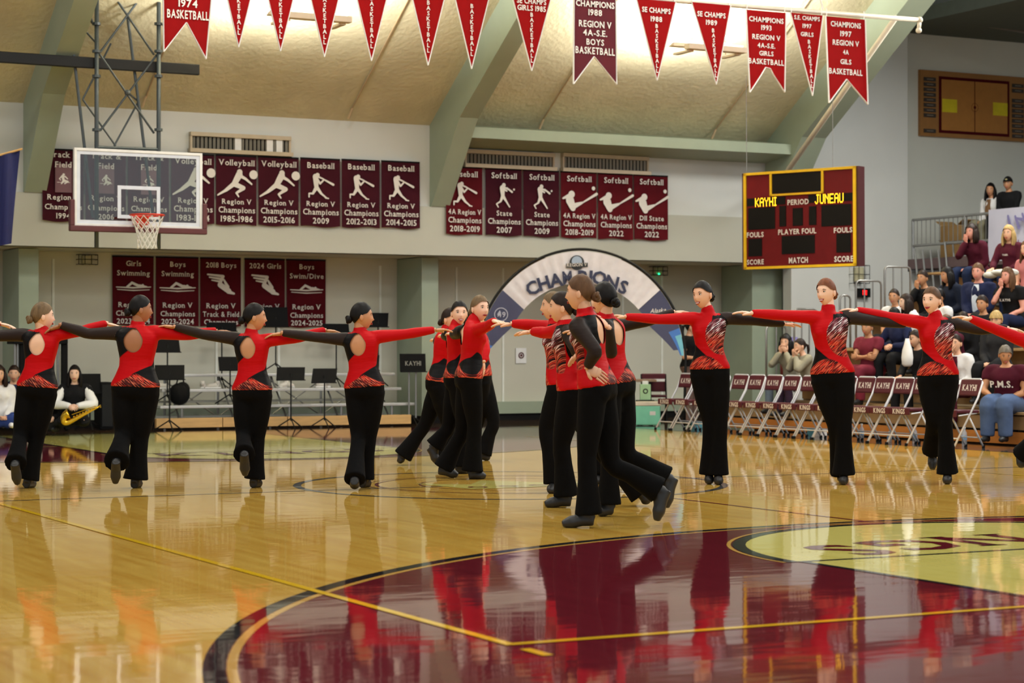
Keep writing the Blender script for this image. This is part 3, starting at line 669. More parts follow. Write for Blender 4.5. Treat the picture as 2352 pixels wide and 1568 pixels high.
DOT = {'K': '10001 10010 10100 11000 10100 10010 10001', 'A': '01110 10001 10001 11111 10001 10001 10001', 'Y': '10001 10001 01010 00100 00100 00100 00100', 'H': '10001 10001 10001 11111 10001 10001 10001', 'I': '111 010 010 010 010 010 111', 'J': '00111 00010 00010 00010 00010 10010 01100', 'U': '10001 10001 10001 10001 10001 10001 01110', 'N': '10001 11001 10101 10011 10001 10001 10001', 'E': '11111 10000 10000 11110 10000 10000 11111'}
M_led = mat('amber_led', (255, 190, 30), .5, emit=2.6)
def led(txt, u0, u1, v0, v1, F=F, nm='lit_name', m=M_led, par=t):
    mb = MB(); W = sum(len(DOT[c].split()[0])+1 for c in txt)-1
    for q in (0,):
        x = 0
        for ch in txt:
            rows = DOT[ch].split()
            for r, row in enumerate(rows):
                for k, b in enumerate(row):
                    if b == '1': F.rect(mb, u0+(u1-u0)*(x+k+.04)/W, v1-(v1-v0)*(r+.98)/7, u0+(u1-u0)*(x+k+.96)/W, v1-(v1-v0)*(r+.04)/7)
            x += len(rows[0])+1
    mb.build(nm, m, par)
led('KAYHI', .105, .300, .643, .735); led('JUNEAU', .645, .895, .640, .738)
for px, py in ((1714, 352), (1912, 335)):
    tp = at(px, py, 32); bt = at(px+1, 394 if px < 1800 else 384, 32)
    MB().tube([tp+V(0, 0, 1.2), bt], .005, 6).build('hanging_cable', M_grey, t)
# ================================================================== CHAMPIONS ARCH
dA = 31.6; AO = at(1335, 827, dA); ksc = dA/FPX
def AP(px, py, e=0): return at(px, py, dA-e)
t = thing('champions_arch', AP(1335, 975)*V(1, 1, 0), 'tall white and navy fabric arch reading CHAMPIONS on a black pole frame', 'arch')
oc = [(1335-240*math.cos(a), 827-255*math.sin(a)) for a in np.linspace(.02, math.pi-.02, 60)]
MB().tube([AP(1098, 978)]+[AP(1096, 900)]+[AP(*p) for p in oc]+[AP(1573, 900), AP(1572, 978)], .022, 8).build('pole_frame', M_black, t, smooth=True)
def inner(a):      # inner edge of the cloth band
    c, s = math.cos(a), math.sin(a); k = 1
    f = max(0, (.42-s)/.42) if s < .42 else 0
    rx = 172+f*54; ry = 170
    return (1335-rx*c, 820-ry*s+f*2)
def band(a0, a1, m, nm, e=.01, k0=0, k1=1, n=16):
    mb = MB(); A = np.linspace(a0, a1, n+1); vs = []
    for ee in (e, e-.01):
        for a in A:
            o = V(1335-236*math.cos(a), 827-250*math.sin(a)); i_ = V(*inner(a))
            for k in (k0, (k0*2+k1)/3, (k0+k1*2)/3, k1): 
                p = o*(1-k)+i_*k; vs.append(AP(p[0], p[1], ee+.014*math.sin(a*60)*math.sin(k*3.1)*(nm == 'white_cloth')))
    fs = []; N = (n+1)*4
    for i in range(n):
        for j in range(3):
            q = i*4+j; fs.append((q, q+1, q+5, q+4)); fs.append((N+q, N+q+4, N+q+5, N+q+1))
    mb.add(vs, fs).build(nm, m, t, smooth=True)
M_acl = mat('arch_white', (222, 218, 222), .7); M_anv = mat('arch_navy', (62, 66, 96), .7); M_abl = mat('arch_blue', (66, 116, 190), .7); M_atl = mat('arch_teal', (110, 180, 200), .7)
aw = .70
band(aw, math.pi-aw, M_acl, 'white_cloth', n=60)
band(.10, aw, M_anv, 'navy_cloth'); band(math.pi-aw, math.pi-.10, M_anv, 'navy_cloth')
band(.04, .16, M_abl, 'blue_cloth', e=.014, k0=0, k1=1); band(math.pi-.30, math.pi-.04, M_abl, 'blue_cloth', e=.014, k0=0, k1=.55); band(math.pi-.24, math.pi-.04, M_atl, 'teal_cloth', e=.018, k0=0, k1=.35)
p = MB(); word = 'CHAMPIONS'
angs = [1222, 1249, 1277, 1308, 1338, 1357, 1377, 1406, 1432]
for ch, cx in zip(word, angs):
    v, f, be = glyph(ch, .034); s = (cx-1335)/172.; th = math.asin(max(-.99, min(.99, s)))
    cy = 820-189*math.cos(th)+4 if True else 0
    cy = {1222: 661, 1249: 650, 1277: 643, 1308: 637, 1338: 636, 1357: 636, 1377: 638, 1406: 648, 1432: 659}[cx]
    th *= .55; k = 30; vv = (v-np.array([(v[:, 0].min()+v[:, 0].max())/2, .35]))*k/.72
    if ch == 'M': vv[:, 0] = vv[:, 0]*.74-5
    pts = [AP(cx+x*math.cos(th)+y*math.sin(th), cy-(y*math.cos(th)-x*math.sin(th)), .045) for x, y in vv]
    p.add(pts, f)
p.build('lettering', mat('navy_print', (44, 50, 78), .7), t)
def ring_px(cx, cy, r0, r1, m, nm, e=.04, par=None, PF=AP, n=24, y1=None, asp=1):
    mb = MB(); vs = []
    for a in np.linspace(0, 2*math.pi, n+1):
        for r in (r0, r1): vs.append(PF(cx+r*math.cos(a)*asp, cy+r*math.sin(a), e))
    return mb.add(vs, [(2*i, 2*i+1, 2*i+3, 2*i+2) for i in range(n)]).build(nm, m, par)
M_emb = mat('emblem_black', (40, 46, 50), .7); M_emb2 = mat('emblem_sky', (160, 178, 200), .7)
ring_px(1325, 603, 0, 17, M_emb, 'emblem', .036, t); ring_px(1325, 600, 0, 12, M_emb2, 'emblem_globe', .042, t)
MB().add([AP(x, y, .046) for x, y in ((1300, 605), (1350, 603), (1350, 613), (1300, 615))], [(0, 1, 2, 3)]).build('emblem_ribbon', M_emb, t)
Fe = Face(AP(1300, 614), AP(1350, 612), AP(1300, 604), off=.055); p = MB(); Fe.text(p, 'REGION V', .5, .5, .75, .92, .01, True); p.build('lettering', M_print, t)
M_embw = mat('emblem_pale', (176, 180, 196), .7)
ring_px(1151, 722, 14, 16, M_embw, 'emblem_ring', .03, t); Fe = Face(AP(1138, 732), AP(1164, 732), AP(1138, 712), off=.03); p = MB(); Fe.text(p, '49', .55, .5, .6, .7, .02); Fe.strokes(p, [(-.03, 0, -.05, .03, .012, .006), (-.05, .0, -.02, -.05, .01, .01)], .5, .5, 1); p.build('emblem', M_embw, t)
Fe = Face(AP(1492, 720), AP(1530, 717), AP(1492, 708), off=.03); p = MB(); Fe.text(p, 'Alaska', .5, .5, .8, .95, .01, slant=.25); p.build('lettering', M_print, t)
# ================================================================== SMALL WALL FITTINGS
def caged(px, py, Y, lab, w=.13, h=.075, green=False, nm='caged_wall_lamp', cat='wall lamp'):
    c = onY(px, py, Y-.08); t = thing(nm, c, lab, cat)
    MB().box(c+V(-w*.55, -.03, -h*.8), c+V(w*.55, .07, h*.8)).build('body', mat('fitting_cream', (190, 184, 150), .6), t, bevel=.01)
    mb = MB()
    for dx in (-w*1.15, -w*.4, w*.4, w*1.15): mb.tube([c+V(dx, .07, -h), c+V(dx, -.07, -h), c+V(dx, -.07, h), c+V(dx, .07, h)], .006, 5)
    for dz in (-h, 0, h): mb.tube([c+V(-w*1.15, .07, dz), c+V(-w*1.15, -.07, dz), c+V(w*1.15, -.07, dz), c+V(w*1.15, .07, dz)], .006, 5)
    mb.build('cage', M_black, t)
    if green: MB().ball(c+V(-.02, -.05, -.06), .02, 8, 6).build('green_light', mat('green_led', (40, 240, 150), .5, emit=4), t)
caged(200, 596, YL, 'caged emergency light above the leftmost dancers')
caged(1512, 622, YL, 'caged fitting with a small green light right of the arch', green=True)
caged(2177, 611, YF, 'caged wall lamp under the gallery railing at the right', .14, .11)
caged(1974, 630, YF, 'wire cage on the wall beside the scoreboard', .15, .16)
c = onY(1983, 672, YF-.1); t = thing('wall_clock', c, 'small black digital clock with red digits right of the scoreboard', 'clock')
MB().box(c+V(-.10, 0, -.08), c+V(.16, .1, .08)).build('case', M_blackm, t)
p = MB(); F2 = Face(c+V(-.1, 0, -.08), c+V(.16, 0, -.08), c+V(-.1, 0, .08)); 
for i in range(2): F2.rect(p, .32+i*.2, .25, .36+i*.2, .75); F2.rect(p, .42+i*.2, .25, .46+i*.2, .75); F2.rect(p, .32+i*.2, .68, .46+i*.2, .75)
p.build('digits', mat('red_led', (255, 30, 30), .5, emit=3), t)
a = [onY(x, y, YL-.02) for x, y in ((1185, 834), (1209, 834), (1185, 799))]
t = thing('paper_notice', a[0], 'white paper notice with a round maroon emblem taped to the wall', 'notice'); F2 = Face(*a, off=.0, n=V(0, -1, 0))
p = MB(); p.prism([(0, 0), (F2.w, 0), (F2.w, F2.h), (0, F2.h)], F2.O, F2.ux, F2.uz, V(0, 1, 0), .006).build('paper', M_white, t)
cc = F2.P(.5, .52, .004)
for r0, r1, m in ((.035, .055, M_maroon), (.0, .022, M_maroon)):
    vs = [cc+V(r*math.cos(q), -.002, r*math.sin(q)) for q in np.linspace(0, 2*math.pi, 21) for r in (r0, r1)]
    MB().add(vs, [(2*i, 2*i+1, 2*i+3, 2*i+2) for i in range(20)]).build('emblem', m, t)
# court picture on the gallery wall
Yg = YF+.78; a = [onY(x, y, Yg) for x, y in ((2110, 312), (2352, 332), (2110, 160))]
w_, h_ = a[1][0]-a[0][0], a[2][2]-a[0][2]
t = thing('court_plaque', (a[0][0]+w_/2, Yg, a[0][2]), 'wooden wall plaque shaped like a basketball court with name plates', 'plaque')
MB().box((a[0][0], Yg-.05, a[0][2]), (a[1][0], Yg+.015, a[2][2])).build('board', mat('plaque_wood', (160, 112, 58), .5), t)
F2 = Face(V(a[0][0], Yg-.05, a[0][2]), V(a[1][0], Yg-.05, a[0][2]), V(a[0][0], Yg-.05, a[2][2]), off=.003)
p = MB(); F2.rect(p, .17, .06, .84, .92); p.build('maroon_border', M_maroon, t)
F2.off = .006; p = MB(); F2.rect(p, .195, .105, .82, .875); p.build('court_face', mat('plaque_court', (182, 124, 56), .4), t)
F2.off = .009
for u0 in (.20, .68): p = MB(); F2.rect(p, u0, .38, u0+.14, .58); p.build('painted_key', mat('plaque_yellow', (224, 206, 30), .5), t)
p = MB(); F2.rect(p, .503, .105, .510, .875); p.build('centre_line', M_maroon, t)
cc = F2.P(.507, .48, .001)
for r0, r1 in ((.0, .03), (.075, .082)):
    vs = [cc+V(r*math.cos(q), 0, r*math.sin(q)) for q in np.linspace(0, 2*math.pi, 25) for r in (r0, r1)]
    MB().add(vs, [(2*i, 2*i+1, 2*i+3, 2*i+2) for i in range(24)]).build('centre_mark', M_maroon, t)
for k in range(11):
    for u in (.03, .865):
        if (u < .5 and k in (2, 1)) or (u > .5 and k == 8): continue
        mb = MB(); fb = F2.P(u+.055, .05+.078*k+.03); mb.obox(fb, F2.ux*.055*F2.w, V(0, .006, 0), F2.uz*.028*F2.h); mb.build('name_plate', mat('plate_dark', (62, 54, 50), .4), t)
        mb = MB(); mb.obox(fb-V(0, .009, 0), F2.ux*.03*F2.w, V(0, .001, 0), F2.uz*.006*F2.h); mb.build('engraving', mat('plate_pale', (140, 130, 116), .5), t)
# ================================================================== BAND BENCHES
def bench_row():
    Yb = 30.2
    X0, X1 = XatY(362, Yb), XatY(940, Yb)
    t = thing('aluminium_bleacher', ((X0+X1)/2, Yb, 0), 'low aluminium bleacher with three benches along the wall behind the dancers', 'bleacher')
    for z, dy, w_ in ((.36, 0, .26), (.60, .35, .28), (.83, .68, .26)):
        x1 = XatY({.36: 945, .60: 915, .83: 900}[z], Yb+dy)
        MB().box((X0+dy*.4, Yb+dy-.13, z-.045), (x1, Yb+dy+.13, z)).build('plank', M_alu, t, bevel=.008)
    for z, dy in ((.20, .18), (.42, .5)):
        MB().box((X0, Yb+dy-.1, z-.03), (X1-.4, Yb+dy+.1, z)).build('foot_board', mat('foot_board', (150, 150, 140), .5), t)
    for k in range(5):
        x = X0+.35+(X1-X0-.7)*k/4
        MB().tube([(x, Yb-.1, 0.02), (x, Yb-.1, .33)], .02, 6).build('leg', M_grey, t)
        MB().tube([(x, Yb+.75, 0.02), (x, Yb+.75, .8)], .02, 6).build('leg', M_grey, t)
        MB().tube([(x, Yb-.1, .03), (x, Yb+.7, .78)], .016, 6).build('rail', M_grey, t)
        if k < 4:
            x2 = X0+.35+(X1-X0-.7)*(k+1)/4
            MB().tube([(x, Yb+.76, .15), (x2, Yb+.76, .72)], .011, 5).build('cross_brace', M_grey, t)
            MB().tube([(x, Yb+.76, .72), (x2, Yb+.76, .15)], .011, 5).build('cross_brace', M_grey, t)
    xa, xb = XatY(357, Yb-.25), XatY(943, Yb-.25); n = 4
    for k in range(n):
        a, b = xa+(xb-xa)*k/n, xa+(xb-xa)*(k+1)/n-.012
        b_ = MB().box((a, Yb-.3, .03), (b, Yb-.22, .175)).build('timber_board', M_wood, bevel=.004)
        tag(b_, ['pine board lying at the left end of the low bleacher', 'pine board under the bleacher, second from its left end', 'pine board under the bleacher, third from its left end', 'pine board at the right end of the low bleacher beside the KAYHI sign'][k], 'board', 'pine boards under the low bleacher')
bench_row()
# music stands
def stand_proto(pxc, py0, py1, w, Y, zb, tilt, lab, skew=0, sign=None):
    c0, c1 = onY(pxc, py1, Y), onY(pxc, py0, Y); zt = c1[2]; z0 = c0[2]; x = c0[0]; W = w*Y/ (FPX*.9)*1.0
    t = thing('sign_stand' if sign else 'music_stand', (x, Y, zb), lab, 'sign' if sign else 'music stand', None if sign else 'music stands of the band')
    mb = MB(); a = V(x-W/2-skew*.4, Y, z0); b = V(x+W/2-skew*.4, Y, z0); c = V(x+W/2+skew*.6, Y+tilt, zt); d = V(x-W/2+skew*.6, Y+tilt, zt)
    n = nrm(np.cross(b-a, d-a)); n = -n if n[1] > 0 else n
    mb.add([a, b, c, d, a-n*.012, b-n*.012, c-n*.012, d-n*.012], [(0, 1, 2, 3), (7, 6, 5, 4), (0, 4, 5, 1), (1, 5, 6, 2), (2, 6, 7, 3), (3, 7, 4, 0)]).build('desk', M_blackm, t)
    MB().box((x-W/2-skew*.4, Y-.05, z0-.012), (x+W/2-skew*.4, Y, z0+.004)).build('ledge', M_blackm, t)
    m = M_grey if sign else M_black
    for dx in ((-.06, .06) if sign else (0,)): MB().tube([(x+dx, Y+.03, zb+.12), (x+dx, Y+.03, (z0+zt)/2)], .016 if sign else .012, 8).build('post', m, t)
    for q in range(3):
        an = q*2.1+.4; MB().tube([(x, Y+.03, zb+.16), (x+.24*math.cos(an), Y+.03+.24*math.sin(an), zb+.012)], .010, 6).build('leg', M_black, t)
    if sign:
        F3 = Face(a, b, d, off=.012, n=n); p = MB(); F3.text(p, sign, .5, .46, .24, .62, .01, True); p.build('lettering', mat('grey_print', (150, 150, 140), .7), t)
    return t
for a in ((386, 775, 808, 55, 30.35, .36, .08, 'music stand with its desk behind the arm of the second dancer', 0),
          (391, 838, 871, 66, 29.5, 0, .06, 'low music stand standing in front of the left end of the bleacher', .02),
          (511, 740, 760, 68, 30.9, .60, .1, 'music stand on the bleacher below the 2018 Boys banner', .03),
          (530, 819, 850, 52, 30.3, .36, .05, 'music stand half hidden behind the third dancer on her left', 0),
          (635, 705, 750, 56, 31.0, .83, .05, 'tall music stand covering the foot of the 2024 Girls banner', 0),
          (670, 843, 872, 66, 29.5, 0, .1, 'music stand in front of the bleacher, right of the third dancer', .05),
          (747, 846, 878, 58, 29.5, 0, .1, 'music stand in front of the bleacher, nearest to the fourth dancer on her left', .07),
          (774, 743, 762, 62, 31.0, .60, .08, 'music stand seen above the arms between the third and fourth dancers', .02),
          (870, 718, 750, 50, 30.9, .60, .08, 'music stand behind the face of the fourth dancer', .05),
          (862, 815, 850, 22, 30.4, .36, .08, 'music stand mostly hidden behind the back of the fourth dancer', .05),
          (208, 858, 902, 46, 30.2, 0, .04, 'music stand behind the girl with the saxophone', 0)):
    stand_proto(*a[:8], skew=a[8])
stand_proto(949, 812, 853, 64, 30.0, 0, .02, 'black KAYHI sign on a twin post stand beside the green pillar', 0, 'KAYHI')
# clutter on and near the benches
def bag(c, r, m, lab, cat, nm):
    t = thing(nm, c, lab, cat)
    c = np.array(c, float); MB().ball(c+V(0, 0, r[2]), r, 14, 9).ball(c+V(r[0]*.3, 0, r[2]*1.4), np.array(r)*.7, 10, 7).build('bag_body', m, t, smooth=True)
    pts = [c+V(-.4*r[0], -.2*r[1], 1.6*r[2]), c+V(-.2*r[0], -.2*r[1], 2.3*r[2]), c+V(.3*r[0], -.2*r[1], 2.3*r[2]), c+V(.5*r[0], -.2*r[1], 1.6*r[2])]
    MB().tube(pts, .012, 6).build('strap', m, t); return t
bag((XatY(412, 30.3), 30.3, .36), (.17, .12, .17), M_blackm, 'black backpack on the low bleacher behind a music stand', 'backpack', 'backpack')
M_shoe = mat('white_shoe', (214, 210, 202), .6)
def sneaker(c, dx, m, lab, grp=None):
    c = np.array(c, float); t = thing('shoe', c, lab, 'shoe', grp); d = V(*dx)
    MB().tube([c+V(0, 0, .045)-d*.11, c+V(0, 0, .05)-d*.04, c+V(0, 0, .04)+d*.05, c+V(0, 0, .03)+d*.13], [.035, .045, .042, .02], 10).tube([c+V(0, 0, .05)-d*.08, c+V(0, 0, .12)-d*.09], [.038, .034], 10).build('upper', m, t, smooth=True)
    MB().obox(c+V(0, 0, .012), d*.14, V(-d[1], d[0], 0)*.042, (0, 0, .012)).build('sole', M_white, t, bevel=.006)
for i, px in enumerate((372, 466, 488, 651, 664, 740, 752)):
    sneaker((XatY(px, 30.5), 30.5, .605), (math.cos(i*1.3), math.sin(i*1.3)*.5, 0), M_shoe, ['pale shoe at the far left of the middle bleacher plank', 'pale shoe under the 2018 Boys banner on the middle plank', 'second pale shoe under the 2018 Boys banner on the middle plank', 'pale shoe left of the third music stand desk on the middle plank', 'pale shoe right beside another below the 2024 Girls banner', 'pale shoe below the Boys Swim/Dive banner on the middle plank', 'rightmost pale shoe on the middle plank of the low bleacher'][i], 'shoes on the low bleacher')
# tall racks and loudspeaker at the left
for k, (xa, xb) in enumerate(((30, 52), (118, 149))):
    Yr = 30.3; X0, X1 = XatY(xa, Yr), XatY(xb, Yr); zt = float(onY(100, 790, Yr)[2])
    t = thing('folded_table_cart', ((X0+X1)/2, Yr, 0), ['tall black cart with steel posts left of the leftmost dancer', 'tall black cart with steel posts right of the leftmost dancer'][k], 'cart', 'tall carts behind the leftmost dancer')
    for x in np.linspace(X0+.03, X1-.03, 3): MB().tube([(x, Yr, .1), (x, Yr, zt)], .022, 8).build('post', M_grey, t)
    MB().box((X0-.02, Yr-.1, zt), (X1+.02, Yr+.3, zt+.09)).build('top_cap', M_blackm, t, bevel=.01)
    MB().box((X1-.05, Yr-.05, .1), (X1+.03, Yr+.05, zt)).build('side_panel', M_blackm, t)
    MB().box((X0-.03, Yr-.15, .06), (X1+.03, Yr+.3, .14)).build('base', M_blackm, t)
    for x in (X0, X1):
        MB().ball((x, Yr-.1, .05), .045, 8, 6).build('wheel', M_black, t)
X0, X1 = XatY(231, 30.2), XatY(261, 30.2)
t = thing('loudspeaker', ((X0+X1)/2, 30.3, 0), 'tall black loudspeaker cabinet standing right of the girl with the saxophone', 'loudspeaker')
MB().box((X0, 30.2, .02), (X1, 30.55, .72)).build('cabinet', M_blackm, t, bevel=.01)
MB().box((X0+.02, 30.185, .06), (X1-.02, 30.2, .68)).build('grille', M_black, t)
# ================================================================== TABLE, COOLERS, RED KEG
def Yx(px, X): return YatX(px, X)
c = onZ(1486, 977); c[2] = 0
M_mint = mat('mint_plastic', (126, 206, 172), .4); 
t = thing('drink_cooler', c, 'mint green cooler box with a cream lid on the floor beside the table', 'cooler')
Rg, Fg = Rv, Fh
MB().obox(c+V(0, 0, .165), Rg*.205, Fg*.15, (0, 0, .155)).build('body', M_mint, t, bevel=.02)
MB().obox(c+V(0, 0, .35), Rg*.215, Fg*.16, (0, 0, .035)).build('lid', mat('cream_plastic', (222, 208, 186), .4), t, bevel=.015)
MB().obox(c-Rg*.22+V(0, 0, .30), Rg*.03, Fg*.07, (0, 0, .02)).build('handle', mat('cream_plastic', (222, 208, 186), .4), t, bevel=.008)
MB().obox(c+Rg*.08-Fg*.152+V(0, 0, .2), Rg*.045, Fg*.002, (0, 0, .03)).build('sticker', M_print, t)
c2 = onX(1482, 917, 16.9); c2 = at(1482, 918, 33.2); t = thing('mint_carton', c2, 'pale green carton with a dark round emblem above the cooler', 'carton')
MB().obox(c2+V(0, 0, .125), Rg*.085, Fg*.06, (0, 0, .125)).build('box', mat('pale_mint', (168, 208, 160), .6), t, bevel=.004)
MB().obox(c2+V(0, 0, .275), Rg*.05, Fg*.03, (0, 0, .03)).build('cap', M_white, t, bevel=.01)
vs = [c2+V(0, 0, .14)-Fg*.063+Rg*r*math.cos(q)+V(0, 0, r*math.sin(q)) for q in np.linspace(0, 2*math.pi, 25) for r in (.024, .042)]
MB().add(vs, [(2*i, 2*i+1, 2*i+3, 2*i+2) for i in range(24)]).build('emblem', M_black, t)
c3 = at(1482, 975, 33.2); c3[2] = 0
t = thing('low_stool', c3, 'dark low stool under the pale green carton', 'stool')
MB().obox(V(c3[0], c3[1], c2[2]-.02), Rg*.14, Fg*.14, (0, 0, .015)).build('seat', M_blackm, t)
for a, b in ((-1, -1), (1, -1), (-1, 1), (1, 1)): MB().tube([c3+Rg*.11*a+Fg*.11*b, V(c3[0], c3[1], c2[2]-.03)+Rg*.09*a+Fg*.09*b], .012, 6).build('leg', M_black, t)
tc = at(1455, 975, 34.0); tc[2] = 0
t = thing('folding_table', tc, 'brown edged folding table between the central dancers and the cooler', 'table')
MB().obox(tc+V(0, 0, .70), Rg*.36, Fg*.3, (0, 0, .02)).build('tabletop', mat('table_brown', (146, 120, 96), .5), t, bevel=.006)
for a in (-1, 1):
    for b in (-1, 1): MB().tube([tc+Rg*.28*a+Fg*.22*b, tc+Rg*.26*a+Fg*.22*b+V(0, 0, .68)], .014, 6).build('leg', M_black, t)
bt = tc+V(0, 0, .722)-Rg*.08
tt = thing('spray_bottle', bt, 'small white bottle standing on the folding table', 'bottle'); MB().tube([bt, bt+V(0, 0, .08), bt+V(0, 0, .1), bt+V(0, 0, .13)], [.03, .03, .012, .012], 10).build('body', M_white, tt); MB().tube([bt+V(0, 0, .13), bt+V(0, 0, .15)], .016, 8).build('cap', M_black, tt)
# keg on the bleacher end
kg = at(1815, 872, 32.6); t = thing('drinks_dispenser', kg, 'maroon insulated drinks dispenser with a white lid behind the two seated girls', 'dispenser')
MB().tube([kg, kg+V(0, 0, .52)], [.155, .165], 20).build('body', mat('keg_red', (128, 30, 36), .4), t, smooth=True)
MB().tube([kg+V(0, 0, .52), kg+V(0, 0, .60)], [.18, .175], 20).build('lid', M_white, t)
MB().tube([kg+V(0, 0, -.09), kg], [.17, .17], 20).build('base', M_white, t)
for a_ in (-1, 1):
    for b_ in (-1, 1): MB().tube([V(kg[0], kg[1], 0)+Rg*.13*a_+Fg*.13*b_, kg+V(0, 0, -.09)+Rg*.12*a_+Fg*.12*b_], .018, 8).build('stand_leg', M_white, t)
MB().obox(kg-Fg*.165-Rg*.03+V(0, 0, .3), Rg*.025, Fg*.004, (0, 0, .17)).build('white_stripe', M_white, t)
for k, dx in enumerate((-.06, .03, .09)):
    b0 = kg+V(0, 0, .60)+Rg*dx; tt = thing('purple_cup', b0, ['left lavender cup on top of the maroon drinks dispenser', 'middle lavender cup on top of the maroon drinks dispenser', 'right lavender cup on top of the maroon drinks dispenser'][k], 'cup', 'cups on the drinks dispenser')
    MB().tube([b0, b0+V(0, 0, .075)], [.024, .032], 10).build('cup_wall', mat('lavender', (146, 136, 196), .5), tt)
# ================================================================== BLEACHERS, RAILS
RX, RD, RZ = 17.55, .67, .40
BEND = 26.0
def rowX(i): return RX+RD*i
def rowZ(i): return .42+RZ*i
t = thing('side_bleacher', (19.5, 18, 0), 'large wooden side bleacher in steps behind the folding chairs', 'bleacher')
M_riser = mat('bleacher_riser', (150, 118, 78), .6, noise=.1); M_fas = mat('orange_fascia', (190, 118, 48), .45, noise=.12, scale=4, stretch=(1, .3, 3))
for i in range(6):
    x, z = rowX(i), rowZ(i)
    MB().box((x-.12, 6, z-.035), (x+.20, BEND+(.9 if i == 0 else 0), z)).build('seat_board', M_bleach, t, bevel=.006)
    MB().box((x+.18, 6, z-.38+.02), (x+.20, BEND, z-.03)).build('riser', M_riser, t)
    MB().box((x-.30 if i else x+.2, 6, z-.42+.0), (x+.20, BEND, z-.385)).build('foot_board', M_bleach, t)
MB().box((RX-.10, 6, .02), (RX-.06, BEND+.9, .17)).build('fascia', M_fas, t)
MB().box((RX-.09, 6, .20), (RX-.05, BEND+.9, .37)).build('fascia', M_riser, t)
mb = MB()
for i in range(6): mb.box((rowX(i)+.2, BEND-.04, 0), (rowX(i+1)+.2, BEND, rowZ(i)+.02))
mb.build('end_panel', mat('bleacher_end', (156, 132, 98), .6), t)
MB().box((RX-.06, 6, 0), (RX+6.5, BEND-.05, .02)).build('under_base', M_blackm, t)
def hoop_rail(xa, xb, yt, ybm, X, lab, bars=1):
    Y = BEND+.05
    a, b = onY(xa, yt, Y), onY(xb, yt, Y); z0 = float(onY(xa, ybm, Y)[2]); zt = a[2]; r = .06
    t = thing('end_rail', ((a[0]+b[0])/2, Y, z0), lab, 'railing', 'hoop rails at the end of the side bleacher')
    pts = [(a[0], Y, z0), (a[0], Y, zt-r), (a[0]+r*.3, Y, zt-r*.3), (a[0]+r, Y, zt), (b[0]-r, Y, zt), (b[0]-r*.3, Y, zt-r*.3), (b[0], Y, zt-r), (b[0], Y, z0)]
    MB().tube(pts, .017, 8).build('hoop', M_grey, t, smooth=True)
    for k in range(bars):
        x = a[0]+(b[0]-a[0])*(k+1)/(bars+1); MB().tube([(x, Y, z0), (x, Y, zt)], .012, 6).build('upright', M_grey, t)
hoop_rail(1760, 1806, 748, 880, 0, 'lowest hoop rail at the end of the bleacher, seen under the second facing dancer', 1)
hoop_rail(1824, 1876, 709, 900, 0, 'hoop rail behind the outstretched arms above the maroon dispenser', 2)
hoop_rail(1929, 1953, 678, 860, 0, 'narrow hoop rail just left of the digital clock', 1)
hoop_rail(1966, 2024, 644, 860, 0, 'hoop rail in front of the digital clock', 2)
hoop_rail(2032, 2091, 612, 840, 0, 'highest hoop rail beside the girl in the white tee shirt', 2)
# slanting stair guard up to the gallery
t = thing('stair_guard', onX(2100, 720, 21.6), 'grey guard rail of slanting bars rising behind the seated spectators', 'railing')
tops = [(2101, 572), (2119, 573), (2137, 574), (2155, 574), (2170, 557), (2188, 555), (2206, 553), (2224, 552)]
Yq = 29.0
for k, (x, y) in enumerate(tops):
    MB().tube([onY(x, y, Yq), onY(x+(12 if k < 4 else 16), 735 if k > 3 else 700, Yq-.6)], .017, 7).build('bar', M_grey, t)
MB().tube([onY(*tops[4], Yq), onY(*tops[7], Yq)], .018, 7).build('top_rail', M_grey, t)
# gallery front railing
GX = XE+.08
t = thing('gallery_railing', (GX, 27, 2.84), 'grey steel railing with thin bars along the gallery edge', 'railing')
ya, yb_ = Yx(2097, GX), 19.0
zt = float(onX(2097, 524, GX)[2]); zb = float(onX(2100, 570, GX)[2])
zt_ = (float(onX(2097, 506, GX)[2])+float(onX(2270, 489, GX)[2]))/2; zb_ = (float(onX(2100, 567, GX)[2])+float(onX(2270, 549, GX)[2]))/2
for z in (zt_, zb_): MB().tube([(GX, ya, z), (GX, yb_, z)], .024, 8).build('rail', M_grey, t)
n = 0
for px in (2097, 2217): MB().tube([(GX, Yx(px, GX), 2.8), (GX, Yx(px, GX), zt_)], .026, 8).build('post', M_grey, t)
y0_ = ya
while y0_ > 20.5:
    y0_ -= .125
    if abs(y0_-Yx(2217, GX)) < .05: continue
    MB().tube([(GX, y0_, zb_), (GX, y0_, zt_)], .008, 5).build('bar', M_grey, t)
# cardboard boxes and chair on the gallery
M_card = mat('cardboard', (158, 124, 76), .8)
for k, (xa, xb, ya2, yb2, lab) in enumerate(((2160, 2200, 517, 572, 'open cardboard box behind the gallery railing'), (2222, 2256, 528, 570, 'second cardboard box behind the railing post'), (2166, 2186, 560, 578, 'small cardboard box at the foot of the gallery railing'))):
    Xb = GX+.5+.2*k; a, b = onX(xa, yb2, Xb), onX(xb, yb2, Xb); z1 = float(onX(xa, ya2, Xb)[2]); z0b = 2.86 if k < 2 else 2.86
    t = thing('cardboard_box', (Xb+.2, (a[1]+b[1])/2, z0b), lab, 'box')
    lo, hi = V(Xb, b[1], z0b), V(Xb+.4, a[1], z1)
    MB().box(lo, (hi[0], hi[1], hi[2]-.02)).build('box_body', M_card, t)
    for s in (-1, 1):
        y_ = a[1] if s > 0 else b[1]; MB().obox((Xb+.2, y_+s*.06, z1+.03), (.2, 0, 0), (0, .07, .04*s), (0, 0, .006)).build('flap', M_card, t)
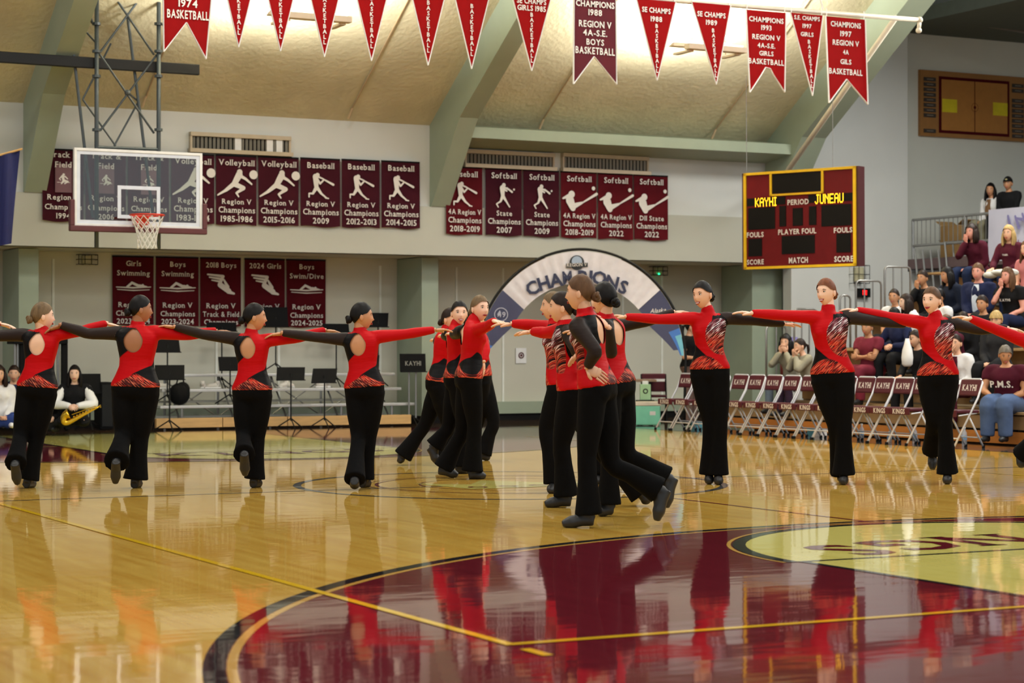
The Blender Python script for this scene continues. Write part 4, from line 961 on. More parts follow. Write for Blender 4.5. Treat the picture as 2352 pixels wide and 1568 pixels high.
# fabric banner hung on the gallery railing
t = thing('hand_painted_banner', (GX-.1, 24, 1.7), 'white sheet banner with purple painting hung over the gallery railing', 'banner')
yA, yB = Yx(2272, GX-.06), 21.6; zt2 = float(onX(2272, 482, GX-.06)[2]); zb2 = float(onX(2280, 600, GX-.06)[2]); mb = MB(); vs = []
for j in range(9):
    for i in range(25):
        u, v = i/24, j/8; vs.append((GX-.06-.03*math.sin(u*22+v)*v-.01, yA+(yB-yA)*u, zt2+(zb2-zt2)*v))
m0 = len(vs); vs += [(x+.008, y, z) for x, y, z in vs]; fs = []
for j in range(8):
    for i in range(24):
        q = j*25+i; fs.append((q, q+1, q+26, q+25)); fs.append((m0+q, m0+q+25, m0+q+26, m0+q+1))
mb.add(vs, fs).build('cloth', mat('sheet_lilac', (202, 200, 216), .8, noise=.05, scale=3), t, smooth=True)
F4 = Face(V(GX-.10, yA, zb2), V(GX-.10, yB, zb2), V(GX-.10, yA, zt2), off=.02, n=V(-1, 0, 0)); p = MB()
M_pur = mat('purple_paint', (128, 122, 172), .8)
sg = []
for k in range(9):
    y0s = .10+.04*math.sin(k*2.1); sg.append((-.9+k*.2, -.15+y0s*.5, -.84+k*.2+.05*math.sin(k), .05+y0s*.6, .028, .04)); 
    if k % 2: sg.append((-.9+k*.2, -.05, -.72+k*.2, -.02, .02, .03))
F4.strokes(p, sg, .22, .74, .9); p.build('painted_shapes', M_pur, t)
p = MB(); F4.strokes(p, [(-.55, 0, -.5, .32, .006, .006), (-.3, .05, -.4, .35, .006, .006), (-.1, .02, .0, .36, .006, .006), (.2, 0, .14, .3, .006, .006), (-.55, -.02, -.55, .02, .016, .012), (-.1, -.0, -.1, .04, .016, .012)], .22, .34, 1.0); p.build('painted_stems', mat('stem_paint', (150, 110, 140), .8), t)
# ================================================================== FOLDING CHAIRS
M_tubew = mat('white_tube', (206, 208, 214), .35, metal=.2); M_vinyl = mat('maroon_vinyl', (72, 20, 32), .5, spec=.3)
def folding_chair():
    """faces -X; origin on the floor under its middle"""
    t = thing('folding_chair', (0, 0, 0), 'x', 'chair'); w = .195
    for s in (-1, 1):
        MB().tube([(-.25, s*w, .01), (.13, s*w, .62), (.2, s*w, .80), (.205, s*(w-.04), .84)], .013, 8).build('front_leg', M_tubew, t, smooth=True)
        MB().tube([(.24, s*(w-.03), .01), (-.02, s*(w-.03), .44)], .012, 8).build('rear_leg', M_tubew, t, smooth=True)
        for q in ((-.25, s*w), (.24, s*(w-.03))): MB().tube([(q[0]-.004, q[1], 0), (q[0], q[1], .035)], .019, 8).build('rubber_foot', M_blackm, t)
        MB().tube([(-.16, s*(w-.015), .40), (.12, s*(w-.015), .43)], .009, 6).build('seat_rail', M_tubew, t)
    MB().tube([(.205, -(w-.04), .84), (.205, (w-.04), .84)], .013, 8).build('top_tube', M_tubew, t)
    MB().tube([(-.18, -w, .125), (-.18, w, .125)], .009, 6).build('stretcher', M_tubew, t)
    MB().tube([(.17, -w+.03, .13), (.17, w-.03, .13)], .009, 6).build('stretcher', M_tubew, t)
    b = MB().obox((.175, 0, .735), (.012, 0, -.005), (0, w-.005, 0), (.025, 0, .10)).build('backrest', M_vinyl, t, bevel=.02)
    F = Face(V(.15, .2, .64), V(.15, -.2, .64), V(.195, .2, .83), off=.012); p = MB(); F.text(p, 'KAYHI', .5, .5, .38, .66, .015, True); p.build('lettering', M_print, b)
    s_ = MB().box((-.19, -.195, .43), (.15, .195, .468)).box((-.212, -.198, .385), (-.19, .198, .472)).build('seat', M_vinyl, t, bevel=.014)
    F = Face(V(-.212, .2, .385), V(-.212, -.2, .385), V(-.212, .2, .472), off=.004, n=V(-1, 0, 0)); p = MB(); F.text(p, 'KINGS', .5, .5, .68, .6, .02, True); p.build('lettering', M_print, s_)
    return t
fc = folding_chair(); XCH = 16.45
ys = [Yx(p, XCH+.1) for p in (1567, 1604, 1647, 1690, 1727, 1767, 1808, 1850, 1893, 1935, 1978, 2020, 2065, 2110, 2218)]
occl = {0: 'folding chair at the far end of the row, first beside the cooler', 1: 'folding chair hidden behind the hips of the first facing dancer', 2: 'folding chair behind the far hip of the first facing dancer', 3: 'first folding chair right of the first facing dancer',
        4: 'second folding chair right of the first facing dancer', 5: 'third folding chair right of the first facing dancer', 6: 'fourth folding chair right of the first facing dancer', 7: 'last folding chair left of the second facing dancer',
        8: 'folding chair behind the hips of the second facing dancer', 9: 'folding chair behind the left hip of the second facing dancer', 10: 'first folding chair right of the second facing dancer', 11: 'second folding chair right of the second facing dancer', 12: 'third folding chair right of the second facing dancer',
        13: 'folding chair just left of the third facing dancer', 14: 'nearest folding chair, alone right of the third facing dancer'}
for i, y in enumerate(ys):
    l = 'maroon and white '+occl[i]
    if i == 0: fc.location = (XCH, y, 0); fc['label'] = l; fc['group'] = 'folding chairs in a row reading KAYHI and KINGS'
    else: copy_tree(fc, (XCH, y, 0), l)
# plain maroon chairs by the table
c = at(1502, 975, 34.2); c[2] = 0
t = thing('padded_chair', c, 'plain maroon folding chair with a white stripe behind the cooler', 'chair')
for s in (-1, 1):
    MB().tube([c+Rg*.2*s-Fg*.2, c+Rg*.2*s+Fg*.12+V(0, 0, .8)], .014, 6).build('leg', M_blackm, t); MB().tube([c+Rg*.2*s+Fg*.22, c+Rg*.2*s-Fg*.05+V(0, 0, .42)], .014, 6).build('leg', M_blackm, t)
MB().obox(c+V(0, 0, .66)+Fg*.1, Rg*.20, Fg*.015, (0, 0, .15)).build('backrest', M_vinyl, t, bevel=.03)
MB().obox(c+V(0, 0, .44), Rg*.20, Fg*.18, (0, 0, .02)).build('seat', M_vinyl, t, bevel=.012)
MB().obox(c+V(0, 0, .70)+Fg*.082, Rg*.19, Fg*.002, (0, 0, .022)).build('white_stripe', M_white, t)
# bottles, bags
M_pet = mat('clear_plastic', (200, 214, 224), .1, alpha=.45); M_blab = mat('bottle_label', (120, 160, 200), .5)
for i, (px, py, h, lab) in enumerate(((1979, 1018, .2, 'clear water bottle under the first chairs right of the second facing dancer'), (2043, 1020, .12, 'small clear bottle under the chairs behind the legs, between two taller bottles'), (2101, 1021, .2, 'clear water bottle left of the legs of the third facing dancer'), (2215, 1025, .22, 'clear water bottle standing beside the nearest folding chair'))):
    c = onX(px, py, 16.75+.1*(i == 3)); c[2] = 0
    t = thing('water_bottle', c, lab, 'bottle', 'water bottles on the floor by the chairs')
    MB().tube([c, c+V(0, 0, h*.75), c+V(0, 0, h*.9), c+V(0, 0, h)], [.032, .032, .014, .014], 12).build('bottle_body', M_pet, t, smooth=True)
    MB().tube([c+V(0, 0, h*.35), c+V(0, 0, h*.6)], .0335, 12).build('paper_label', M_blab, t); MB().tube([c+V(0, 0, h), c+V(0, 0, h+.02)], .016, 8).build('cap', M_white, t)
for i, (px, m, lab) in enumerate(((1868, mat('teal_plastic', (90, 160, 180), .4), 'small teal box under the folding chairs left of the second facing dancer'), (1885, M_white, 'small white carton under the folding chairs left of the second facing dancer'), (1600, mat('teal_plastic', (90, 160, 180), .4), 'teal box under the folding chairs beside the first facing dancer'))):
    c = V(16.95, Yx(px, 16.95), 0); t = thing('snack_box', c, lab, 'box'); MB().box(c-V(.05, .08, 0), c+V(.05, .08, .09)).build('box_body', m, t, bevel=.004); MB().box(c+V(-.055, -.085, .09), c+V(.055, .085, .105)).build('lid', m, t)
c = onZ(2322, 1020); c[2] = 0; bag(c+V(.15, 0, 0), (.16, .16, .2), mat('plum_nylon', (52, 34, 52), .6), 'dark plum backpack on the floor at the right edge', 'backpack', 'backpack')
c = onZ(2347, 1022); c[2] = 0
for k, d in enumerate((0, .14)): sneaker(c+V(.05+d, -d, 0), (-1, 0, 0), M_shoe, ['farther white sneaker at the right edge of the frame', 'nearer white sneaker at the right edge of the frame'][k], 'white sneakers at the right edge')
# ================================================================== PEOPLE
def rot_to(xa, ya, za): return np.array([xa, ya, za]).T
def phi_dir(phi):
    a = math.radians(phi); return Rv*math.sin(a)-Fh*math.cos(a)
UP = V(0, 0, 1)
# ---- head template: x = left of the person, y = forward, z = up, chin near z=-.118, crown z=.12
def ico(n):
    import bmesh
    bm = bmesh.new(); bmesh.ops.create_icosphere(bm, subdivisions=n, radius=1)
    v = np.array([p.co[:] for p in bm.verts]); f = np.array([[q.index for q in p.verts] for p in bm.faces]); bm.free(); return v, f
ICO = {3: ico(4), 2: ico(3)}
def head_shape(v):
    x, y, z = v[:, 0]*.073, v[:, 1]*.094, v[:, 2]*.118
    zn = v[:, 2]; low = np.clip(-zn, 0, 1)
    x = x*(1-.34*low**1.6); y = np.where(y > 0, y*(1-.02*low), y*(1-.45*low**1.2))
    y = y+np.where(v[:, 1] > 0, .010*low, .022*low)
    x = x*(1+.05*np.clip(zn, 0, 1)*(v[:, 1] < 0))
    front = np.clip(v[:, 1], 0, 1)
    g = lambda cx, cz, sx, sz: np.exp(-((x-cx)/sx)**2-((z-cz)/sz)**2)
    y = y+front*(.020*g(0, -.030, .011, .014)+.010*g(0, -.010, .008, .020)+.004*g(0, .030, .04, .014)
                 - .007*g(.030, .004, .016, .012)-.007*g(-.030, .004, .016, .012)+.004*g(.036, -.030, .018, .018)+.004*g(-.036, -.030, .018, .018)
                 + .007*g(0, -.064, .022, .012)-.003*g(0, -.083, .02, .008)+.009*g(0, -.104, .022, .014)-.002*g(0, -.048, .012, .006))
    return np.stack([x, y, z], 1)
def hairline(p, kind):
    x, y, z = p[:, 0], p[:, 1], p[:, 2]
    if kind == 'short': f = z-np.interp(y, [-.11, -.01, .03, .055, .08], [-.06, .008, .018, .045, .062])
    else: f = z-np.interp(y, [-.11, -.02, .005, .040, .058, .078], [-.125, .000, .016, .026, .048, .066])
    return f
def clip_mesh(v, f, field, attr=None):
    """keep the part of a triangle mesh where field > 0"""
    f = np.asarray(f); pos = field > 0; cnt = pos[f].sum(1)
    keep = f[cnt == 3]; nv = [v]; na = [attr] if attr is not None else None
    edges = {}; newv = []; newa = []
    def cut(i, j):
        k = (i, j) if i < j else (j, i)
        if k not in edges:
            t = field[i]/(field[i]-field[j]); edges[k] = len(v)+len(newv); newv.append(v[i]*(1-t)+v[j]*t)
            if attr is not None: newa.append(attr[i]*(1-t)+attr[j]*t)
        return edges[k]
    out = [tuple(t) for t in keep]
    for t in f[cnt == 1]:
        k = [i for i in range(3) if pos[t[i]]][0]; a, b, c = t[k], t[(k+1) % 3], t[(k+2) % 3]
        out.append((a, cut(a, b), cut(a, c)))
    for t in f[cnt == 2]:
        k = [i for i in range(3) if not pos[t[i]]][0]; a, b, c = t[k], t[(k+1) % 3], t[(k+2) % 3]
        ab, ac = cut(b, a), cut(c, a); out.append((b, c, ac)); out.append((b, ac, ab))
    vv = np.vstack([v, np.array(newv)]) if newv else v
    aa = None if attr is None else (np.vstack([attr, np.array(newa)]) if newa else attr)
    out = np.array(out, int).reshape(-1, 3); used = np.unique(out); mp = -np.ones(len(vv), int); mp[used] = np.arange(len(used))
    return vv[used], mp[out], (None if aa is None else aa[used])
def spl(pts, rs, k=3):
    """Catmull-Rom refine of a joint chain"""
    P = [np.array(p, float) for p in pts]; n = len(P)
    if n == 2: 
        T = np.linspace(0, 1, k+1); return [P[0]*(1-t)+P[1]*t for t in T], [rs[0]*(1-t)+rs[1]*t for t in T]
    out, ro = [], []
    for i in range(n-1):
        p0 = P[max(i-1, 0)]; p1 = P[i]; p2 = P[i+1]; p3 = P[min(i+2, n-1)]
        for j in range(k):
            t = j/k
            out.append(.5*((2*p1)+(-p0+p2)*t+(2*p0-5*p1+4*p2-p3)*t*t+(-p0+3*p1-3*p2+p3)*t**3)); ro.append(rs[i]*(1-t)+rs[i+1]*t)
    out.append(P[-1]); ro.append(rs[-1]); return out, ro
SEC = [(-.17, .085, .075, 0), (-.10, .158, .106, -.010), (0, .176, .116, -.012), (.10, .170, .112, -.010), (.22, .144, .098, 0), (.36, .120, .086, .004), (.48, .118, .084, .004), (.60, .130, .092, .004),
       (.72, .142, .100, .004), (.82, .148, .096, 0), (.90, .135, .080, -.004), (.96, .095, .064, -.004), (1.02, .058, .052, 0)]
class Body:
    def __init__(s, P, N, phiP, phiC, k=1.0, wd=1.0, L=None, male=False):
        s.P, s.N = np.array(P, float), np.array(N, float); s.L = np.linalg.norm(s.N-s.P); s.ax = (s.N-s.P)/s.L
        s.fP, s.fC = phi_dir(phiP), phi_dir(phiC); s.k = k; s.wd = wd; s.male = male
    def frame(s, t):
        u = min(max(t, 0), 1); f = nrm(s.fP*(1-u)+s.fC*u); f = nrm(f-s.ax*np.dot(f, s.ax)); l = nrm(np.cross(s.ax, f)); return f, l
    def torso(s, mb, t0, t1, inf, n=20):
        ts = [q[0] for q in SEC]; g = sorted(set([t0, t1]+[t for t in ts if t0 < t < t1])); rings = []
        for t in g:
            hw = np.interp(t, ts, [q[1] for q in SEC]); hd = np.interp(t, ts, [q[2] for q in SEC]); o = np.interp(t, ts, [q[3] for q in SEC])
            if s.male: hw = np.interp(t, [-.17, 0, .3, .6, .85, .95, 1.02], [.09, .165, .155, .17, .185, .12, .065]); hd *= 1.12
            hw, hd = hw*s.k*s.wd+inf, hd*s.k*s.wd+inf; f, l = s.frame(t); c = s.P+s.ax*s.L*t+f*o
            rings.append([c+l*hw*(abs(math.cos(a))**.85*np.sign(math.cos(a)))+f*hd*(abs(math.sin(a))**.85*np.sign(math.sin(a))) for a in np.linspace(0, 2*math.pi, n+1)[:-1]])
        m = len(rings); fs = []
        for i in range(m-1):
            for j in range(n): q = (j+1) % n; fs.append((i*n+j, i*n+q, (i+1)*n+q, (i+1)*n+j))
        fs += [tuple(range(n))[::-1], tuple((m-1)*n+j for j in range(n))]
        mb.add([p for r in rings for p in r], fs)
        if not s.male and t1 > .7:
            f, l = s.frame(.7)
            for q in (-1, 1): mb.ball(s.P+s.ax*s.L*.70+l*q*.062*s.k*s.wd+f*(.052*s.k), .056*s.k*s.wd+inf, 12, 8)
        if t0 < .02:
            f, l = s.frame(0)
            for q in (-1, 1): mb.ball(s.P-s.ax*s.L*.05+l*q*.074*s.k*s.wd-f*(.036*s.k), .080*s.k*s.wd+min(inf, .004), 12, 8)
    def coords(s, v):
        t = ((v-s.P)@s.ax)/s.L; f0, l0 = s.frame(0); f1, l1 = s.frame(1); u = np.clip(t, 0, 1)[:, None]
        l = l0*(1-u)+l1*u; l /= np.linalg.norm(l, axis=1)[:, None]; f = f0*(1-u)+f1*u; f /= np.linalg.norm(f, axis=1)[:, None]
        d = v-s.P-np.outer(t*s.L, s.ax); return (d*l).sum(1)/s.k/s.wd, t, (d*f).sum(1)/s.k/s.wd
def segdist(v, pts):
    best = np.full(len(v), 9.0)
    for a, b in zip(pts[:-1], pts[1:]):
        ab = b-a; t = np.clip(((v-a)@ab)/np.dot(ab, ab), 0, 1); best = np.minimum(best, np.linalg.norm(v-a-np.outer(t, ab), axis=1))
    return best
JOBS = []
def remesh_job(mb, voxel, it=4):
    me = bpy.data.meshes.new('tmp'); me.from_pydata(mb.v, [], mb.f); o = bpy.data.objects.new('tmp', me); COL.objects.link(o)
    r = o.modifiers.new('r', 'REMESH'); r.mode = 'VOXEL'; r.voxel_size = voxel; r.use_smooth_shade = True
    s = o.modifiers.new('s', 'SMOOTH'); s.factor = .5; s.iterations = it
    return o
def fetch(o, dg):
    ev = o.evaluated_get(dg); me = ev.to_mesh(); n = len(me.vertices); v = np.zeros(n*3, np.float32); me.vertices.foreach_get('co', v); v = v.reshape(-1, 3).astype(float)
    me.calc_loop_triangles(); m = len(me.loop_triangles); f = np.zeros(m*3, np.int32); me.loop_triangles.foreach_get('vertices', f); f = f.reshape(-1, 3)
    ev.to_mesh_clear(); return v, f
def mesh_np(name, v, f, mats, parent, mi=None, attrs=None, smooth=True):
    org = WL[parent.name]; me = bpy.data.meshes.new(name); v = np.asarray(v)-org
    if isinstance(f, np.ndarray):
        me.vertices.add(len(v)); me.vertices.foreach_set('co', v.ravel()); m = len(f)
        me.loops.add(m*3); me.loops.foreach_set('vertex_index', f.ravel().astype(np.int32)); me.polygons.add(m)
        me.polygons.foreach_set('loop_start', np.arange(0, m*3, 3, dtype=np.int32))
        try: me.polygons.foreach_set('loop_total', np.full(m, 3, dtype=np.int32))
        except Exception: pass
    else: me.from_pydata(v.tolist(), [], f)
    for m_ in (mats if isinstance(mats, (list, tuple)) else [mats]): me.materials.append(m_)
    if mi is not None: me.polygons.foreach_set('material_index', np.asarray(mi, np.int32))
    if attrs:
        for k, a in attrs.items():
            at_ = me.attributes.new(k, 'FLOAT_VECTOR', 'POINT'); at_.data.foreach_set('vector', np.asarray(a, np.float32).ravel())
    me.update(calc_edges=True)
    if smooth: me.polygons.foreach_set('use_smooth', [True]*len(me.polygons))
    o = bpy.data.objects.new(name, me); COL.objects.link(o); o.parent = parent; WL[o.name] = org; return o
# ---- materials for people
def skin(name, rgb):
    m = mat(name, rgb, .5, noise=.05, scale=12); b = m.node_tree.nodes['Principled BSDF']
    b.inputs['Subsurface Weight'].default_value = .08; b.inputs['Subsurface Radius'].default_value = (.02, .008, .004); return m
SK = {'fair': skin('skin_fair', (232, 190, 164)), 'light': skin('skin_light', (222, 172, 140)), 'tan': skin('skin_tan', (192, 138, 100)), 'brown': skin('skin_brown', (160, 108, 76)), 'pink': skin('skin_rosy', (214, 150, 132))}
M_lip = mat('lipstick', (150, 20, 30), .35); M_lipn = mat('lip_natural', (176, 92, 84), .5); M_eyew = mat('eye_white', (226, 222, 216), .3); M_iris = mat('eye_dark', (30, 20, 16), .2); M_brow = mat('brow', (50, 34, 26), .8); M_teeth = mat('teeth', (246, 242, 234), .4)
def hairm(name, rgb): return mat('hair_'+name, rgb, .5, spec=.16, noise=.28, scale=34, stretch=(1, 1, .25), bump=.0012, bscale=120)
HR = {'black': hairm('black', (15, 12, 12)), 'dark': hairm('dark', (36, 24, 19)), 'brown': hairm('brown', (88, 62, 42)), 'ash': hairm('ash', (104, 84, 60)), 'auburn': hairm('auburn', (112, 64, 40)), 'blond': hairm('blond', (176, 148, 96)), 'grey': hairm('grey', (112, 104, 94))}
# the dance top: red, black and streaked print by position on the garment
def dance_mat():
    m = bpy.data.materials.new('dance_top'); m.use_nodes = True; nt = m.node_tree; L = nt.links.new; b = nt.nodes['Principled BSDF']
    A = nt.nodes.new('ShaderNodeAttribute'); A.attribute_name = 'zones'; sp = nt.nodes.new('ShaderNodeSeparateXYZ'); L(A.outputs['Vector'], sp.inputs[0])
    U = nt.nodes.new('ShaderNodeAttribute'); U.attribute_name = 'cloth_uv'
    def gt(sock, thr=0.0, w=.004):
        n = nt.nodes.new('ShaderNodeMapRange'); n.inputs[1].default_value = thr-w; n.inputs[2].default_value = thr+w; L(sock, n.inputs[0]); return n.outputs[0]
    def mix(f, a, c):
        n = nt.nodes.new('ShaderNodeMix'); n.data_type = 'RGBA'
        if hasattr(f, 'is_output'): L(f, n.inputs['Factor'])
        for s, i in ((a, 'A'), (c, 'B')):
            k = [q for q in n.inputs if q.name == i and q.type == 'RGBA'][0]
            if hasattr(s, 'is_output'): L(s, k)
            else: k.default_value = (*lin(s), 1)
        return [o for o in n.outputs if o.type == 'RGBA'][0]
    mp = nt.nodes.new('ShaderNodeMapping'); mp.inputs['Scale'].default_value = (15, 165, 1)
    mp0 = nt.nodes.new('ShaderNodeMapping'); mp0.inputs['Rotation'].default_value = (0, 0, math.radians(-40)); L(U.outputs['Vector'], mp0.inputs[0]); L(mp0.outputs[0], mp.inputs[0])
    n1 = nt.nodes.new('ShaderNodeTexNoise'); n1.inputs['Scale'].default_value = 1; n1.inputs['Detail'].default_value = 2; n1.inputs['Distortion'].default_value = .5; L(mp.outputs[0], n1.inputs['Vector'])
    su = nt.nodes.new('ShaderNodeSeparateXYZ'); L(U.outputs['Vector'], su.inputs[0])
    tt = nt.nodes.new('ShaderNodeMapRange'); tt.inputs[1].default_value = .26; tt.inputs[2].default_value = .36; L(su.outputs[1], tt.inputs[0])
    n3 = nt.nodes.new('ShaderNodeTexNoise'); n3.inputs['Scale'].default_value = 9; L(U.outputs['Vector'], n3.inputs['Vector'])
    base = mix(tt.outputs[0], (196, 48, 34), (120, 50, 62)); base = mix(gt(n3.outputs[0], .56, .08), base, (90, 30, 28))
    hl = mix(tt.outputs[0], (206, 112, 84), (226, 220, 226))
    c = mix(gt(n1.outputs[0], .455, .03), (22, 14, 18), base); pr = mix(gt(n1.outputs[0], .585, .02), c, hl)
    col = mix(gt(sp.outputs[0]), (182, 3, 13), (10, 9, 11)); col = mix(gt(sp.outputs[2]), col, (42, 33, 31)); col = mix(gt(sp.outputs[1]), col, pr)
    L(col, b.inputs['Base Color']); b.inputs['Roughness'].default_value = .55; b.inputs['Specular IOR Level'].default_value = .12
    nz = nt.nodes.new('ShaderNodeTexNoise'); nz.inputs['Scale'].default_value = 5; mpp = nt.nodes.new('ShaderNodeMapping'); mpp.inputs['Scale'].default_value = (1, 5, 1); L(U.outputs['Vector'], mpp.inputs[0]); L(mpp.outputs[0], nz.inputs['Vector'])
    bp = nt.nodes.new('ShaderNodeBump'); bp.inputs['Distance'].default_value = .006; L(nz.outputs[0], bp.inputs['Height']); L(bp.outputs[0], b.inputs['Normal'])
    return m
M_dance = dance_mat()
M_pant = mat('black_pants', (7, 7, 8), .95, spec=.12, noise=.1, scale=6, bump=.010, bscale=7)
M_bshoe = mat('black_leather', (22, 23, 26), .5)
def cloth(name, rgb): return mat('cloth_'+name, rgb, .85, spec=.15, noise=.1, scale=7, bump=.008, bscale=9)
# ---- head with face and ears, hair, hands
def add_head(bv, bf, bm_, H, f, up, sc, smile, makeup, detail=3, glasses=False):
    """append head geometry to lists; returns rotation"""
    f = nrm(f-up*np.dot(f, up)); l = nrm(np.cross(up, f)); R = np.array([l, f, up]).T
    v, fc = ICO[detail]; p = head_shape(v)*sc
    def put(vs, fs, mi):
        k = sum(len(q) for q in bv); bv.append(np.asarray(vs)@R.T+H); bf.extend([tuple(int(i)+k for i in t) for t in fs]); bm_.extend([mi]*len(fs))
    put(p, fc, 0)
    def prim(fn, mi):
        m = MB(); fn(m); put(np.array(m.v)*sc, m.f, mi)
    for s in (-1, 1):
        prim(lambda m: m.ball((s*.074, -.012, -.010), (.010, .018, .032), 10, 8), 0)
        prim(lambda m: m.ball((s*.030, .0775, .004), (.0115, .0062, .0048), 10, 7), 3)
        prim(lambda m: m.ball((s*.029, .0815, .004), (.0056, .0035, .0050), 8, 6), 4)
        prim(lambda m: m.tube([(s*.013, .0815, .007), (s*.026, .0850, .0125), (s*.044, .0755, .009)], [.0014, .0034 if makeup else .0018, .0012], 5), 4)
        prim(lambda m: m.tube([(s*.014, .0875, .021), (s*.030, .0870, .027), (s*.048, .0730, .021)], [.0018, .0028, .0012], 5), 5)
    cu = .006 if smile else 0
    if smile > 1: prim(lambda m: m.ball((0, .0905, -.0660), (.018, .0072, .0050), 12, 6), 6)
    prim(lambda m: m.tube([(-.026, .0800, -.062+cu), (-.012, .0915, -.0605), (0, .0948, -.0612), (.012, .0915, -.0605), (.026, .0800, -.062+cu)], [.0012, .0042, .0036, .0042, .0012], 6), 2)
    z2 = -.0725 if smile > 1 else -.0685
    prim(lambda m: m.tube([(-.024, .0800, -.063+cu), (-.012, .0900, z2), (0, .0928, z2-.002), (.012, .0900, z2), (.024, .0800, -.063+cu)], [.0012, .0046, .0052, .0046, .0012], 6), 2)
    if glasses:
        for s in (-1, 1): prim(lambda m: m.tube([(s*.03+.018*math.cos(a), .094, .003+.014*math.sin(a)) for a in np.linspace(0, 6.28, 13)], .0015, 5, cap=False), 4)
    return R
def hair_mesh(kind, sc, H, R, t, hm, detail=3, seed=0):
    v, fc = ICO[detail]; p = head_shape(v); r = random.Random(seed)
    off = {'bun': .009, 'long': .014, 'short': .012, 'curly': .020, 'pony': .008, 'bowl': .016, 'cap': .006}[kind]
    q = v/np.linalg.norm(v, axis=1)[:, None]; q = p+q*off
    if kind == 'bowl': fld = q[:, 2]-np.where(q[:, 1] > 0, .022, -.02+(q[:, 1])*.8)
    else: fld = hairline(q, 'short' if kind == 'short' else 'n')
    if kind in ('curly', 'long', 'short', 'bowl'): q = q+q*(.04 if kind != 'curly' else .09)*np.sin(q*90+seed).prod(1)[:, None]
    hv, hf, _ = clip_mesh(q, fc, fld)
    put = lambda a: (a*sc)@R.T+H
    o = mesh_np('hair', put(hv), hf, hm, t)
    sol = None
    if kind == 'bun':
        m = MB(); c = V(0, -.108, -.030)
        m.ball(c, (.036, .030, .034), 14, 10)
        for k in range(3):
            pts = [c+V(.026*math.cos(a)*(1-.15*k), -.012+.004*k-.006*math.sin(a*2), .026*math.sin(a)*(1-.15*k)) for a in np.linspace(0, 6.0, 14)]
            m.tube(pts, .013-.002*k, 7)
        bv_ = np.array(m.v); mesh_np('hair_bun', put(bv_), m.f, hm, o)
    elif kind in ('long', 'curly', 'pony'):
        m = MB()
        if kind == 'pony':
            m.tube([(0, -.095, .03), (0, -.13, .01), (0, -.14, -.06), (.01, -.125, -.14)], [.016, .024, .022, .006], 9)
        else:
            wdt = .020 if kind == 'long' else .028
            for a in np.linspace(-2.05, 2.05, 17 if kind == 'long' else 19):
                x, y = .078*math.sin(a), -.082*math.cos(a)-.004; ln = (.20 if kind == 'long' else .17)+r.uniform(-.02, .03)
                if abs(a) > 1.9: ln *= .95
                y0 = y
                m.tube([(x*.86, y*.8, .05), (x*1.06, y0-.004, -.01), (x*1.18, y0-.004+r.uniform(-.006, .006), -.07), (x*1.22+r.uniform(-.01, .01), y0+.006, .02-ln), (x*1.1, y0+.012, -ln)], [wdt*.7, wdt, wdt*1.05, wdt*.9, .004], 6)
        bv_ = np.array(m.v)
        mesh_np('hair_lengths', put(bv_), m.f, hm, o)
    return o
def hand_mesh(mb, W, T, n, side, curl=.25, sc=1.0, spread=1.0):
    """palm, four bent fingers and a thumb; W wrist, T direction target, n = back-of-hand normal"""
    d = nrm(T-W); n = nrm(n-d*np.dot(n, d)); th = np.cross(d, n)*(1 if side == 'L' else -1)
    g = lambda x, y, z: W+(d*x+th*y+n*z)*sc
    R = np.array([d, th, n]).T
    mb.tube([g(-.015, 0, 0), g(.01, 0, 0)], [.024*sc, .025*sc], 10, flat=.72, up=n)
    mb.ball(g(.052, .002, -.002), np.array([.050, .038, .0145])*sc, 12, 8, R)
    mb.ball(g(.030, .014, -.006), np.array([.034, .024, .015])*sc, 10, 7, R)
    mb.ball(g(.075, -.004, 0), np.array([.026, .037, .0125])*sc, 10, 7, R)
    for i, (y, ln, r) in enumerate(((.030, .068, .0086), (.010, .077, .0088), (-.010, .072, .0084), (-.029, .056, .0074))):
        p = g(.088-.004*(i == 3), y, .001); a = -.12; out = [p]; rs = [r*sc]; yy = (y*.10*spread)
        for j, fr in enumerate((.46, .30, .24)):
            a -= curl*(.55+.5*j); s_ = ln*fr*sc
            p = p+(d*math.cos(a)+n*math.sin(a))*s_+th*yy*s_*6; out.append(p); rs.append(r*(.94-.13*j)*sc)
        mb.tube(out, rs, 7)
    p0 = g(.018, .022, -.004); p1 = g(.046, .046, -.010); p2 = g(.070, .054, -.014-.02*curl); p3 = g(.088, .055, -.018-.04*curl)
    mb.tube([p0, p1, p2, p3], [.014*sc, .012*sc, .0095*sc, .0065*sc], 8)
def shoe_mb(A, K, T, sc=1.0, hgt=.05):
    sd = nrm(A-K); f = nrm(T-A); heel = A+sd*.048*sc-nrm(f-sd*np.dot(f, sd)+1e-6)*.028*sc
    mb = MB(); sole = T+(A-A)
    mb.tube([heel, heel*.62+T*.38+(-sd)*.012, heel*.28+T*.72-sd*.006, T], [.033*sc, .037*sc, .040*sc, .020*sc], 10)
    mb.tube([A-sd*.03, A, heel*.9+T*.1-sd*.012], [.034*sc, .036*sc, .034*sc], 10)
    mb.tube([A, heel*.45+T*.55-sd*.020], [.034*sc, .030*sc], 10)
    return mb
def ik(S, W, l1, l2, hint):
    S, W = np.array(S, float), np.array(W, float); d = W-S; D = np.linalg.norm(d)
    if D > (l1+l2)*.985: W = S+d/D*(l1+l2)*.985; D = (l1+l2)*.985; d = W-S
    a = (l1*l1-l2*l2+D*D)/(2*D); h = math.sqrt(max(l1*l1-a*a, 0)); u = d/D; q = nrm(np.array(hint, float)-u*np.dot(hint, u)); return S+u*a+q*h, W
PEOPLE = []
